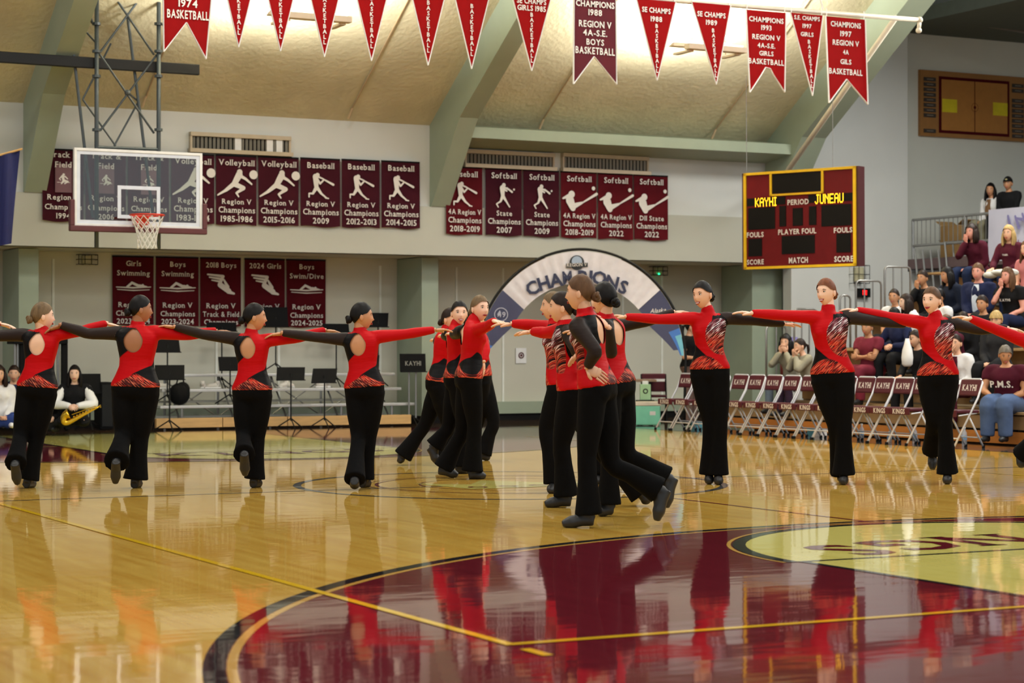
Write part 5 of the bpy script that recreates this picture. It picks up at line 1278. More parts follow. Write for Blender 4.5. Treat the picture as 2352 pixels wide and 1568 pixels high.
def person(label, group, base, B, H, fH, upH, arms, legs, st):
    """arms: {'L': (shoulder, elbow, wrist, tip, normal, curl)}, legs: {'L': (hip, knee, ankle, toe)}"""
    t = thing('person', base, label, 'person', group); k = B.k; sv = st.get('voxel', .015)
    # body
    mb = MB(); B.torso(mb, -.17, 1.02, -.004)
    hb = H-upH*.065-nrm(fH)*.018
    pts, rs = spl([B.N-B.ax*.04, B.N+B.ax*.015, hb, H-nrm(fH)*.012], [.056*k, .050*k, .047*k, .045*k], 3); mb.tube(pts, rs, 12)
    slv = {}
    for s, a in arms.items():
        sh, el, wr = a[0], a[1], a[2]; w_ = st.get('armw', 1)
        cl = B.P+B.ax*B.L*.90+(sh-B.N)*.25
        R_ = [.050*k*w_, .052*k*w_, .043*k*w_, .036*k*w_, .037*k*w_, .030*k, .0225*k]
        P_ = [cl, sh, (sh+el)/2, el, el*.7+wr*.3, el*.3+wr*.7, wr]; slv[s] = (P_, R_)
        pp, rr_ = spl(P_, R_, 3); mb.tube(pp, rr_, 12)
    for s, lg in legs.items():
        hp, kn, an, to = lg; pp, rr_ = spl([hp, (hp+kn)/2, kn, kn*.65+an*.35, kn*.25+an*.75, an], [.080*k, .070*k, .050*k, .050*k, .036*k, .032*k], 2); mb.tube(pp, rr_, 10)
    body = remesh_job(mb, sv)
    # top
    mb = MB(); ti = st.get('tinf', .006); hem = st.get('hem', .06); B.torso(mb, hem, 1.0, ti)
    if st.get('collar', 'none') == 'turtle':
        pts, rs = spl([B.N-B.ax*.05, B.N+B.ax*.01, B.N+(hb-B.N)*.62], [.066*k, .058*k, .055*k], 3); mb.tube(pts, rs, 14)
    if st.get('hood'):
        f, l = B.frame(1)
        mb.tube([B.N+l*.085+f*.03, B.N+l*.07-f*.06+UP*.0, B.N-f*.085-UP*.01, B.N-l*.07-f*.06, B.N-l*.085+f*.03], [.022, .034, .042, .034, .022], 9)
    sl = st.get('sleeve', 1.0)
    for s, (P_, R_) in slv.items():
        m_ = {1.0: 7, .4: 3, .2: 2}[sl] if sl in (1.0, .4, .2) else 0
        if not m_: continue
        pp, rr_ = spl(P_[:m_], [r+ti*1.15+(st.get('cuff', 0) if i > 3 else 0) for i, r in enumerate(R_[:m_])], 3); mb.tube(pp, rr_, 14)
    top = remesh_job(mb, st.get('tvoxel', sv), 4)
    # legs clothing
    mb = MB(); B.torso(mb, -.17, st.get('waist', .16), st.get('pinf', .006))
    lr = st.get('legr', [.100, .090, .065, .066, .082, .098])
    for s, lg in legs.items():
        hp, kn, an, to = lg; e = an+nrm(an-kn)*st.get('legext', .02)
        pp, rr_ = spl([hp, (hp+kn)/2, kn, kn*.6+an*.4, kn*.22+an*.78, e], [r*k*st.get('legw', 1) for r in lr], 3); mb.tube(pp, rr_, 14)
    pants = remesh_job(mb, sv, 3)
    shoes = []
    for s, lg in legs.items():
        if st.get('noshoe'): continue
        shoes.append(remesh_job(shoe_mb(lg[2], lg[1], lg[3], st.get('shoe', 1)), .009, 3))
    PEOPLE.append(dict(t=t, B=B, H=H, fH=fH, upH=upH, arms=arms, legs=legs, st=st, body=body, top=top, pants=pants, shoes=shoes, seed=len(PEOPLE)))
    return t
def finish_people():
    bpy.context.view_layer.update(); dg = bpy.context.evaluated_depsgraph_get()
    for p in PEOPLE:
        t, B, st, k = p['t'], p['B'], p['st'], p['B'].k
        v, f = fetch(p['body'], dg)
        bv = [v]; bf = [tuple(int(i) for i in q) for q in f]; mi = [0]*len(bf)
        det = st.get('detail', 3)
        R = add_head(bv, bf, mi, p['H'], p['fH'], p['upH'], st.get('hs', 1.0), st.get('smile', 0), st.get('makeup', False), det, st.get('glasses', False))
        for s, a in p['arms'].items():
            m = MB(); hand_mesh(m, a[2], a[3], a[4], s, a[5], k*st.get('hands', 1)); kk = sum(len(q) for q in bv)
            bv.append(np.array(m.v)); bf += [tuple(i+kk for i in q) for q in m.f]; mi += [0]*len(m.f)
        V_ = np.vstack(bv); sk = SK[st['skin']]
        mesh_np('body', V_, bf, [sk, sk, M_lip if st.get('makeup') else M_lipn, M_eyew, M_iris, M_brow, M_teeth], t, mi)
        # top
        v, f = fetch(p['top'], dg); lat, tt, fr = B.coords(v)
        if st.get('dance'):
            dA = {}
            for s, a in p['arms'].items(): dA[s] = segdist(v, [a[0]+nrm(a[1]-a[0])*.03, a[1], a[2]])-.046*k
            ts = [q[0] for q in SEC]; hw = np.interp(tt, ts, [q[1] for q in SEC]); hd = np.interp(tt, ts, [q[2] for q in SEC])
            dT = (np.sqrt((lat/hw)**2+(fr/hd)**2)-1)*.10
            aL = np.clip(np.minimum(dT, dA['R'])-dA['L'], -1, .3)-np.where(tt < .45, .012, 0); aR = np.clip(np.minimum(dT, dA['L'])-dA['R'], -1, .3)-np.where(tt < .45, .012, 0)
            # front
            pr1 = .14-np.sqrt((lat-.13)**2+((tt-.62)*.42)**2); pr2 = .27-tt-((lat+.02)/.14)**2*.15
            bkf = np.minimum(.50-(lat+.13)*1.8-tt, (tt-.02)); yoke = np.minimum(lat-.045, (tt-.86)*.5)
            # back
            kh = np.sqrt((lat/(.072-.03*np.clip(tt-.80, 0, 1)/.2*1.0))**2+((tt-.775)/.195)**2)
            bkb = np.where(tt > .30, np.minimum(lat*1.5-(.66-tt), lat+.012+(tt > .66)*.0), -1)*.35
            bkw = np.minimum((.24-lat*1.15)-tt, -lat)*.6; prb = (.25-tt-np.abs(lat+.03)*1.1)*.4
            fw_ = np.clip((fr+.035)/.07, 0, 1); fw_ = fw_*fw_*(3-2*fw_)
            black = fw_*np.clip(np.maximum(bkf*.4, yoke), -.1, .1)+(1-fw_)*np.clip(np.maximum(bkb, bkw), -.1, .1); prin = fw_*np.clip(np.maximum(pr1, pr2*.4), -.1, .1)+(1-fw_)*np.clip(prb, -.1, .1)
            collar = (tt > .985) & (dT < .4); black = np.where(collar, -.1, black); prin = np.where(tt > .93, -.1, prin)
            sheer = aL
            inarm = np.maximum(aL, aR); prin = np.where(inarm > 0, -inarm, np.minimum(prin, -inarm*3+.02)) 
            black = np.where(aR > 0, -aR, black); black = np.where(aL > 0, aL, black)
            zones = np.stack([black, prin, sheer], 1); uv = np.stack([lat, tt*.5, fr], 1)
            fld = np.where(fr < 0, (kh-1)*.08, .05)
            fld = np.where((tt > .97), .05, fld)
            both = np.hstack([zones, uv]); v2, f2, a2 = clip_mesh(v, f, fld, both)
            mesh_np('top', v2, f2, M_dance, t, attrs={'zones': a2[:, :3], 'cloth_uv': a2[:, 3:]})
        else:
            o = mesh_np('top', v, f, st['top'], t)
            if st.get('front'):        # open jacket: paler shirt strip on the chest
                ff, ll = B.frame(.6); mb = MB(); c = B.P+B.ax*B.L*.55+ff*(.10*k*B.wd+.02)
                q = [c+B.ax*B.L*a+ll*b*k+ff*e for a, b, e in ((-.42, -.05, 0), (-.42, .05, 0), (0, .055, .02), (.3, .05, .0), (.42, .035, -.04), (.42, -.035, -.04), (.3, -.05, .0), (0, -.055, .02))]
                mb.add(q+[x-ff*.03 for x in q], [tuple(range(8)), tuple(range(15, 7, -1))]+[(i, (i+1) % 8, 8+(i+1) % 8, 8+i) for i in range(8)]); mb.build('shirt_front', st['front'], t)
            if st.get('print'):
                txt, sz = st['print']; ff, ll = B.frame(.7); c = B.P+B.ax*B.L*st.get('py', .68)+ff*(.125*k*B.wd+ti_(st)+.012)
                pw = st.get('pw', .12); Fp = Face(c-ll*pw-B.ax*.03, c+ll*pw-B.ax*.03, c-ll*pw+B.ax*.03, off=.0, n=ff); m = MB(); Fp.text(m, txt, .5, .5, sz, .9, .03); m.build('lettering', M_print, t)
        v, f = fetch(p['pants'], dg); mesh_np('trousers', v, f, st.get('pants', M_pant), t)
        for s_ in p['shoes']:
            v, f = fetch(s_, dg); mesh_np('shoe', v, f, st.get('shoem', M_bshoe), t)
        hk = st.get('hair', 'bun'); hm = HR[st['hairc']]
        h = hair_mesh(hk if hk != 'cap' else 'short', st.get('hs', 1.0), p['H'], R, t, hm, det, p['seed'])
        if hk == 'cap':
            vv, fc = ICO[2]; q = head_shape(vv); q = q+vv*.014; hv, hf, _ = clip_mesh(q, fc, q[:, 2]-.035)
            cp = mesh_np('cap', (hv*st.get('hs', 1))@R.T+p['H'], hf, M_blackm, t)
            m = MB(); m.prism([(-.06, .07), (.06, .07), (.052, .13), (0, .155), (-.052, .13)], (0, 0, .036), (1, 0, 0), (0, 1, 0), (0, 0, 1), .008); m.v = [tuple(x) for x in (np.array(m.v)@R.T+p['H'])]; m.build('cap_brim', M_blackm, t)
            m = MB(); m.ball((0, .106, .066), (.022, .006, .014), 10, 6); m.v = [tuple(x) for x in (np.array(m.v)@R.T+p['H'])]; m.build('cap_badge', mat('badge', (170, 160, 110), .6), t)
        for o in [p['body'], p['top'], p['pants']]+p['shoes']:
            me = o.data; bpy.data.objects.remove(o); bpy.data.meshes.remove(me)
def ti_(st): return st.get('tinf', .006)
# ---- dancers: joints read as pixel + depth offset from the dancer's own distance
def dancer(label, group, d, H, N, P, phi, phiH, sL, eL, wL, tL, sR, eR, wR, tR, kL, aL, oL, kR, aR, oR, hair='dark', skin_='light', wd=1.0, k=None, phiP=None, smile=1, tiltH=0, **kw):
    J = lambda q: at(q[0], q[1], d+(q[2] if len(q) > 2 else 0))
    Pp, Nn = J(P), J(N); k = k or min(1.12, max(.92, np.linalg.norm(Nn-Pp)/.50)); phiP = phi if phiP is None else phiP
    B = Body(Pp, Nn, phiP, phi, k, wd); f, l = B.frame(0)
    legs = {}
    for s, q in (('L', (kL, aL, oL)), ('R', (kR, aR, oR))):
        hp = Pp+l*(.082*k*wd)*(1 if s == 'L' else -1)-B.ax*.02; legs[s] = (hp, J(q[0]), J(q[1]), J(q[2]))
    arms = {'L': (J(sL), J(eL), J(wL), J(tL), kw.get('nL', UP), kw.get('cL', .12)), 'R': (J(sR), J(eR), J(wR), J(tR), kw.get('nR', UP), kw.get('cR', .12))}
    for s in 'LR':
        hp, kn, an, to = legs[s]
        if to[2] < .13 and an[2] < .24: to[2] = .026; an[2] = min(max(an[2], .085), .10)
    Hh = J(H); upH = nrm(UP+Rv*math.sin(math.radians(tiltH)))
    low = min(legs['L'][3][2], legs['R'][3][2])
    st = dict(dance=True, skin=skin_, hairc=hair, hair='bun', collar='turtle', makeup=True, smile=smile, voxel=.0145, tvoxel=.0115, hs=kw.get('hs', 1.0), shoe=1.15, legext=.012, legw=kw.get('legw', 1.0)*min(wd, 1.08), hands=1.0, hem=.03, tinf=.008, waist=.12, pinf=.003)
    return person(label, group, (Pp[0], Pp[1], 0), B, Hh, phi_dir(phiH), upH, arms, legs, st)
GD1, GD2, GD3, GD4 = 'dancers of the left line seen from behind', 'dancers of the group left of centre', 'dancers of the near group right of centre', 'dancers of the right line facing the camera'
L1 = dict(d=17.9, H=(97, 726), N=(96, 760), P=(86, 893), phi=172, phiH=118, sL=(52, 769, .05), eL=(-30, 772, .05), wL=(-92, 762, .05), tL=(-135, 760, .05), sR=(132, 768, .0), eR=(188, 760, .12), wR=(245, 742, .22), tR=(289, 754, .22),
     kL=(47, 1000, -.02), aL=(36, 1062, -.34), oL=(40, 1112, -.30), kR=(86, 1003, .04), aR=(66, 1098, .03), oR=(78, 1113, .17))
dancer('dancer farthest left in the frame, seen from behind, with an ash brown bun', GD1, hair='ash', skin_='fair', **L1)
L0 = {kk: (tuple([vv[0]-246]+list(vv[1:])) if isinstance(vv, tuple) else vv) for kk, vv in L1.items()}
dancer('dancer beyond the left edge whose red sleeved hand reaches into the frame', GD1, hair='dark', skin_='fair', **L0)
dancer('second dancer from the left, black bun, wide bare back opening', GD1, 17.9, (322, 710), (316, 749), (312, 893), 172, 115, (271, 765, .03), (204, 766, .03), (139, 746, -.05), (92, 767, -.05), (357, 763, 0), (428, 769, .10), (497, 760, .18), (537, 762, .2),
       (283, 998, -.02), (268, 1058, -.36), (265, 1110, -.32), (322, 1003, .04), (312, 1100, .03), (320, 1114, .17), hair='black', skin_='brown', wd=1.10)
dancer('third dancer from the left with a sleek black bun, left foot lifted behind', GD1, 17.95, (584, 728), (577, 768), (580, 900), 166, 105, (538, 777, .03), (468, 768, .03), (401, 750, -.05), (360, 747, -.05), (624, 780, 0), (682, 776, .10), (747, 758, .18), (793, 764, .2),
       (559, 998, -.02), (561, 1042, -.36), (563, 1092, -.32), (592, 1003, .04), (585, 1099, .03), (597, 1113, .15), hair='black', skin_='tan')
dancer('fourth dancer from the left with a black bun, red arm stretched to the right', GD1, 17.95, (830, 726), (827, 761), (838, 893), 166, 105, (791, 779, .03), (726, 774, .03), (648, 764, -.05), (611, 772, -.05), (870, 773, 0), (932, 767, .04), (998, 757, .06), (1038, 757, .08),
       (823, 1002, -.02), (815, 1064, -.36), (815, 1114, -.32), (848, 1004, .04), (836, 1101, .03), (847, 1114, .15), hair='black', skin_='tan')
# group left of centre
dancer('dancer with brown hair and red lips, front of the group left of centre', GD2, 19.2, (1102, 708), (1088, 738), (1078, 872), 100, 38, (1058, 762, .16), (1045, 768, .36), (1040, 766, .58), (1032, 766, .7), (1096, 758, -.12), (1122, 748, -.34), (1136, 737, -.55), (1155, 741, -.68),
       (1062, 990, .12), (1020, 1062, .14), (1052, 1095, .12), (1090, 975, -.05), (1085, 1083, -.04), (1116, 1094, -.02), hair='ash', skin_='fair', smile=0)
dancer('smiling dark haired dancer behind the front dancer of the group left of centre', GD2, 20.0, (1055, 719), (1048, 748), (1050, 872), 95, 12, (1030, 768, .14), (1025, 772, .36), (1020, 770, .58), (1014, 770, .7), (1060, 768, -.12), (1082, 764, -.34), (1096, 758, -.5), (1108, 758, -.62),
       (1030, 980, .1), (1000, 1022, .12), (1004, 1064, .12), (1065, 980, -.02), (1055, 1070, 0), (1078, 1082, .02), hair='black', skin_='fair', smile=2)
dancer('half hidden dark haired dancer at the back left of the group left of centre', GD2, 21.4, (1034, 733), (1026, 759), (1008, 880), 85, 60, (1012, 778, .14), (1006, 786, .34), (1002, 780, .54), (996, 780, .66), (1034, 778, -.1), (1052, 776, -.2), (1072, 772, -.3), (1086, 772, -.35),
       (978, 972, .1), (926, 1030, .1), (925, 1068, .1), (1030, 975, -.02), (1022, 1048, 0), (1042, 1059, .02), hair='dark', skin_='light')
dancer('dancer mostly hidden behind the front dancer of the group left of centre', GD2, 22.4, (1092, 731), (1096, 756), (1106, 868), 85, 60, (1096, 768, .14), (1096, 776, .34), (1094, 776, .5), (1090, 776, .6), (1104, 772, -.1), (1116, 800, -.2), (1112, 830, -.3), (1112, 850, -.3),
       (1134, 968, 0), (1110, 1042, 0), (1126, 1055, 0), (1100, 965, .1), (1062, 1030, .1), (1062, 1060, .1), hair='dark', skin_='light')
# near group
dancer('nearest dancer, brown bun, hand on hip, striding to the left', GD3, 13.96, (1334, 672), (1345, 722), (1370, 893), -112, -112, (1326, 750, -.14), (1368, 806, -.24), (1350, 842, -.16), (1394, 872, -.16), (1345, 748, .16), (1362, 790, .34), (1340, 800, .40), (1325, 815, .42),
       (1348, 1045, -.05), (1352, 1170, -.04), (1291, 1200, -.06), (1404, 1062, .10), (1510, 1124, .10), (1508, 1196, .08), hair='brown', skin_='light', nL=nrm(-Fh*.8+UP*.3), cL=.1, smile=0)
dancer('dark haired dancer directly behind the nearest dancer, right of her', GD3, 14.9, (1389, 686), (1392, 730), (1412, 886), -128, -140, (1392, 752, -.13), (1404, 812, -.22), (1398, 752, -.36), (1366, 722, -.42), (1402, 750, .14), (1370, 766, .36), (1335, 762, .55), (1308, 760, .62),
       (1400, 1040, -.05), (1398, 1152, -.04), (1372, 1176, -.06), (1440, 1040, .10), (1528, 1096, .10), (1530, 1166, .08), hair='black', skin_='light', nL=nrm(UP*.7-Fh*.5), cL=.5, smile=0)
dancer('third dancer of the near group, half hidden, right red arm forward', GD3, 15.75, (1291, 706), (1298, 742), (1315, 900), -100, -98, (1305, 764, -.14), (1322, 800, -.3), (1335, 830, -.2), (1345, 850, -.15), (1290, 758, .12), (1255, 764, .30), (1222, 761, .40), (1203, 763, .46),
       (1290, 1020, -.05), (1300, 1136, -.04), (1251, 1158, -.06), (1385, 1040, .10), (1470, 1105, .10), (1488, 1156, .08), hair='dark', skin_='light', smile=0)
dancer('farthest dancer of the near group with light brown hair, arm stretched left', GD3, 17.4, (1271, 703), (1277, 740), (1287, 888), -96, -94, (1282, 762, -.14), (1300, 800, -.28), (1310, 825, -.2), (1318, 845, -.15), (1266, 753, .12), (1222, 746, .16), (1175, 743, .16), (1148, 744, .16),
       (1256, 985, -.05), (1275, 1105, -.04), (1262, 1122, -.2), (1370, 1020, .12), (1450, 1085, .12), (1462, 1130, .1), hair='ash', skin_='light', smile=0)
# right line
dancer('hidden dancer whose black sleeve lies on the first facing dancer', GD4, 18.5, (1378, 690), (1385, 728), (1385, 860), -15, -35, (1424, 748, .0), (1488, 738, .05), (1548, 716, .10), (1590, 716, .08), (1348, 742, 0), (1310, 790, .05), (1330, 830, 0), (1345, 850, 0),
       (1400, 975, 0), (1396, 1080, 0), (1398, 1098, -.12), (1370, 975, 0), (1372, 1080, 0), (1370, 1098, -.12), hair='dark', skin_='fair')
dancer('facing dancer nearest the arch, dark bun, wide smile, arms out', GD4, 18.4, (1614, 677), (1628, 722), (1630, 852), -18, -42, (1668, 731, .0), (1734, 736, .06), (1800, 743, .14), (1842, 746, .16), (1594, 731, 0), (1515, 733, 0), (1437, 727, -.06), (1409, 724, -.08),
       (1655, 968, -.02), (1650, 1080, .02), (1651, 1104, -.10), (1630, 970, .04), (1629, 1080, .10), (1629, 1100, -.02), hair='black', skin_='light', smile=2, hs=1.03, tiltH=-6)
dancer('facing dancer with auburn hair in the middle of the right line', GD4, 18.4, (1898, 671), (1903, 719), (1912, 862), -18, -42, (1948, 729, .0), (2014, 737, .06), (2080, 745, .14), (2122, 748, .16), (1872, 729, 0), (1800, 724, 0), (1727, 719, -.06), (1681, 715, -.08),
       (1938, 970, -.02), (1938, 1078, .02), (1937, 1100, -.10), (1918, 975, .04), (1932, 1062, .24), (1934, 1086, .18), hair='auburn', skin_='fair', smile=2, hs=1.03, tiltH=-4)
dancer('facing dancer with brown hair and red lips beside the P.M.S. shirt woman', GD4, 18.5, (2140, 690), (2150, 732), (2154, 866), -18, -38, (2182, 742, .0), (2248, 757, .06), (2314, 753, .02), (2352, 761, .02), (2106, 739, 0), (2038, 727, 0), (1968, 712, -.06), (1938, 710, -.08),
       (2170, 960, -.02), (2176, 1076, .02), (2175, 1099, -.10), (2143, 960, .02), (2142, 1032, .32), (2142, 1078, .28), hair='brown', skin_='fair', smile=1, hs=1.02)
dancer('dancer at the right edge of the frame showing only a sloping red arm', GD4, 18.0, (2382, 715), (2392, 768), (2402, 905), -18, -38, (2430, 790, .0), (2490, 800, .06), (2550, 800, .1), (2590, 800, .1), (2350, 781, 0), (2282, 754, -.02), (2229, 731, -.08), (2190, 725, -.1),
       (2425, 1010, -.02), (2428, 1110, .02), (2428, 1130, -.10), (2380, 1000, .02), (2350, 1042, .2), (2347, 1074, .2), hair='dark', skin_='fair')
# ================================================================== SPECTATORS
def seated(label, px, row, st, phi=-62, lean=.0, hands='lap', phiH=None, X=None, Y=None, zs=None, grp='spectators seated on the side bleacher', drop=0, male=False, k=1.0, wd=1.0, floor=False, headpitch=0, dz=0):
    X = rowX(row) if X is None else X; Y = YatX(px, X) if Y is None else Y; zs = rowZ(row) if zs is None else zs; zs += dz
    f = phi_dir(phi); l = nrm(np.cross(UP, f)); phiH = phi if phiH is None else phiH
    P = V(X, Y, zs+.10); ax = nrm(UP+f*(lean+.04)); N = P+ax*.49*k
    B = Body(P, N, phi, phi, k, wd, male=male); fh = phi_dir(phiH); H = N+UP*.145*k+f*(.035+.06*lean)
    fH = nrm(fh-UP*headpitch); upH = nrm(UP+fh*headpitch)
    legs = {}; arms = {}
    for s, q in (('L', 1), ('R', -1)):
        hp = P+l*q*.09; 
        if floor:
            kn = P+f*.30+l*q*.16+V(0, 0, .05 if floor == 'cross' else -.02); an = P+f*(.28 if floor == 'cross' else -.1)-l*q*(.10 if floor == 'cross' else -.10)+V(0, 0, -.05); to = an+(f*.12 if floor == 'cross' else -f*.14)
        else:
            kn = P+f*.43+l*q*.11+UP*.01; an = kn-UP*.40+f*(.02-.05*(q > 0)); to = an+f*.17-UP*.045
        legs[s] = (hp, kn, an, to)
        sh = N-ax*.055*k+l*q*(.165 if not male else .19)*k*wd; hm = hands if isinstance(hands, str) else hands[s]
        face = H+fh*.10
        if hm == 'lap': wr = P+f*.27+l*q*.05+UP*.06; tip = wr+f*.15-l*q*.08; n = UP; hint = l*q*.5-UP-f*.4; c = .4
        elif hm == 'knee': wr = P+f*.36+l*q*.10+UP*.11; tip = wr+f*.15-UP*.05; n = UP; hint = l*q*.6-UP; c = .3
        elif hm == 'chin': wr = H+fh*.085-UP*.155+l*q*.035; tip = wr+UP*.12+fh*.02; n = fh; hint = l*q*.3-UP+f*.5; c = .9
        elif hm == 'mouth': wr = H+fh*.10-UP*.15+l*q*.05; tip = H+fh*.125-UP*.02-l*q*.01; n = fh; hint = l*q*.6-UP+f*.5; c = .35
        elif hm == 'cheek': wr = H+fh*.05-UP*.16+l*q*.09; tip = H+fh*.05-UP*.0+l*q*.075; n = l*q; hint = l*q*.4-UP+f*.5; c = .3
        elif hm == 'cross': wr = N-ax*.27+f*.20-l*q*.08; tip = wr-l*q*.14; n = f; hint = l*q-UP*.6; c = .5
        elif hm == 'hold': wr = N-ax*.30+f*.26+l*q*.05; tip = wr+f*.09-l*q*.10-UP*.03; n = UP*.5+f; hint = l*q-UP*.6; c = .9
        el, wr = ik(sh, wr, .27*k, .25*k, hint); arms[s] = (sh, el, wr, tip, n, c)
    s2 = dict(voxel=.019, tvoxel=.018, hem=-.06, tinf=.016, waist=.1, pinf=.012, legr=[.098, .090, .074, .068, .064, .062], legext=.01, hs=1.0, detail=2, collar='none', legw=1.0*wd, shoem=M_bshoe, skin='light', hairc='dark', hair='long')
    s2.update(st)
    return person(label, grp, (X, Y, zs), B, H, fH, upH, arms, legs, s2)
navy, maroonc, blackc, whitec, greyc, jean, taup, beige = cloth('navy', (30, 36, 66)), cloth('maroon', (70, 18, 34)), cloth('black', (22, 22, 24)), cloth('white', (226, 224, 222)), cloth('grey', (72, 72, 72)), cloth('denim', (78, 96, 130)), cloth('brown', (106, 86, 78)), cloth('beige', (150, 144, 124))
scrub = cloth('scrubs', (112, 38, 52)); ndenim = cloth('dark_denim', (28, 38, 66)); dgr = cloth('charcoal', (40, 40, 42))
wsh = M_white
seated('girl in a white tee shirt with tied dark hair at the bleacher end', 2058, 2, dict(top=whitec, pants=blackc, sleeve=.4, hair='pony', hairc='dark', skin='tan', print=('RANGER', .5)), -40, dz=.02, phiH=-30)
seated('boy in a navy jacket leaning forward with clasped hands', 2080, 1.4, dict(top=navy, pants=blackc, hair='short', hairc='black', skin='light'), -52, .35, 'hold', -50, headpitch=.15)
seated('girl in a white hoodie turned to the side beside the boy in navy', 2099, 2, dict(top=whitec, pants=ndenim, hair='long', hairc='dark', skin='fair', hood=True), -75, .12, 'lap', -85, Y=None, dz=-.06)
seated('person in a black jacket resting the chin on one hand', 2135, 3, dict(top=blackc, pants=blackc, hair='short', hairc='dark', skin='tan', hs=.98), -50, .2, {'L': 'lap', 'R': 'chin'}, -45, dz=-.08)
seated('girl with long dark hair in a navy hoodie looking down to the left', 2198, 3, dict(top=cloth('midnight', (22, 28, 44)), pants=blackc, hair='long', hairc='black', skin='tan', hood=True), -60, .25, 'lap', -72, headpitch=.15, dz=-.05)
seated('person in white whose head shows behind the third facing dancer', 2170, 2, dict(top=whitec, pants=blackc, hair='short', hairc='black', skin='tan'), -65, .1, 'lap', -75)
seated('curly haired woman in a maroon sweatshirt covering her mouth with a fist', 2248, 4.6, dict(top=maroonc, pants=ndenim, hair='curly', hairc='dark', skin='pink'), -50, .22, {'L': 'lap', 'R': 'chin'}, -50)
seated('older woman with long blond grey hair in a maroon sweatshirt, garment on her lap', 2326, 4.4, dict(top=maroonc, pants=ndenim, hair='long', hairc='blond', skin='light', print=('TIGER', .4)), -48, .08, {'L': 'lap', 'R': 'knee'}, -40)
seated('person in a red and white tee shirt at the right edge on an upper row', 2368, 3.7, dict(top=cloth('red_white', (196, 120, 120)), pants=ndenim, sleeve=.4, hair='long', hairc='brown', skin='light'), -55, .05, 'lap', -60)
seated('man in a navy jacket over a pale shirt sitting upright', 2252, 2.8, dict(top=navy, pants=blackc, hair='short', hairc='brown', skin='pink', front=cloth('pale', (206, 214, 224)), hs=1.06), -38, .05, 'lap', -34, male=True, k=1.05)
seated('woman in a black tee shirt with a red wristband, finger on her lips', 2330, 2.7, dict(top=blackc, pants=ndenim, sleeve=.4, hair='long', hairc='brown', skin='pink', print=('KAYHI', .6)), -48, .2, {'L': 'lap', 'R': 'chin'}, -52)
seated('woman in maroon scrubs with her arms crossed on the low rows', 2003, .8, dict(top=scrub, pants=scrub, sleeve=.4, hair='short', hairc='dark', skin='tan', collar='none'), -48, .1, 'cross', -40, dz=.05, wd=1.12)
seated('girl with wavy dark hair in a grey hoodie, hands at her mouth', 1822, .6, dict(top=beige, pants=cloth('blue_grey', (96, 108, 124)), hair='curly', hairc='black', skin='light', hood=True), -45, .25, {'L': 'mouth', 'R': 'mouth'}, -30, dz=-.04, k=.96)
seated('younger girl in a beige sweater resting her chin beside the girl in grey', 1862, .5, dict(top=beige, pants=cloth('plum', (52, 38, 56)), hair='pony', hairc='dark', skin='light', hs=.94), -70, .25, {'L': 'chin', 'R': 'chin'}, -75, k=.92, dz=-.03)
seated('child with dark hair peering between spectators in the middle rows', 2221, 1.3, dict(top=blackc, pants=blackc, hair='short', hairc='dark', skin='tan', hs=.92), -40, .1, 'lap', -20, k=.9)
seated('woman in a maroon hoodie holding her cheek, bent forward', 2207, 1.0, dict(top=maroonc, pants=blackc, hair='long', hairc='brown', skin='pink', hood=True, hs=.98), -60, .4, {'L': 'cheek', 'R': 'cheek'}, -60, dz=.04)
seated('girl in a white and maroon cheer uniform with a hand over her mouth', 2207, .3, dict(top=whitec, pants=maroonc, hair='pony', hairc='dark', skin='light', front=maroonc), -42, .15, {'L': 'lap', 'R': 'mouth'}, -35, dz=.02)
seated('boy with a blond bowl cut, glasses and a charcoal hoodie', 2294, 1.0, dict(top=dgr, pants=blackc, hair='bowl', hairc='blond', skin='light', hood=True, glasses=True), -38, .05, 'lap', -30, dz=.04)
seated('woman in a maroon P.M.S. shirt and blue jeans looking down, front row', 2322, 0, dict(top=maroonc, pants=jean, sleeve=.4, hair='short', hairc='grey', skin='tan', print=('P.M.S.', 1.35), pw=.21, py=.64, armw=1.15, shoem=M_bshoe), -38, .22, {'L': 'lap', 'R': 'knee'}, -5, wd=1.45, headpitch=.35)
seated('person in a black jacket with a pale emblem behind the raised red arm', 2266, 2.0, dict(top=blackc, pants=blackc, hair='short', hairc='dark', skin='tan'), -45, .1, 'lap', -40, wd=1.1, dz=-.12)
seated('person in black holding a white bag, behind the third facing dancer', 2122, .9, dict(top=blackc, pants=blackc, hair='short', hairc='dark', skin='light'), -55, .2, {'L': 'lap', 'R': 'knee'}, -60, dz=-.15)
# gallery pair
for px, lab, st_, kk in ((2281, 'woman with long dark hair in a white cardigan up on the gallery', dict(top=whitec, pants=cloth('khaki', (140, 136, 112)), hair='long', hairc='black', skin='tan', front=cloth('tan_scarf', (120, 88, 60))), 1), (2321, 'man in a black cap and black shirt up on the gallery', dict(top=blackc, pants=blackc, hair='cap', hairc='dark', skin='tan', beard=1), 0)):
    Xg = GX+.75; seated(lab, px, 0, st_, -52, .02, 'lap', -30, X=Xg, zs=3.30 if kk else 3.38, grp='spectators up on the gallery', male=not kk, k=1.0)
b = thing('gallery_bench', (GX+.8, 23.5, 2.84), 'pale wooden bench on the gallery under the two spectators', 'bench')
MB().box((GX+.55, 19, 3.26), (GX+1.0, 26.2, 3.31)).build('seat_board', M_bleach, b); 
for yy in (20, 22, 24.1): MB().box((GX+.6, yy-.04, 2.84), (GX+.95, yy+.04, 3.26)).build('leg', M_riser, b)
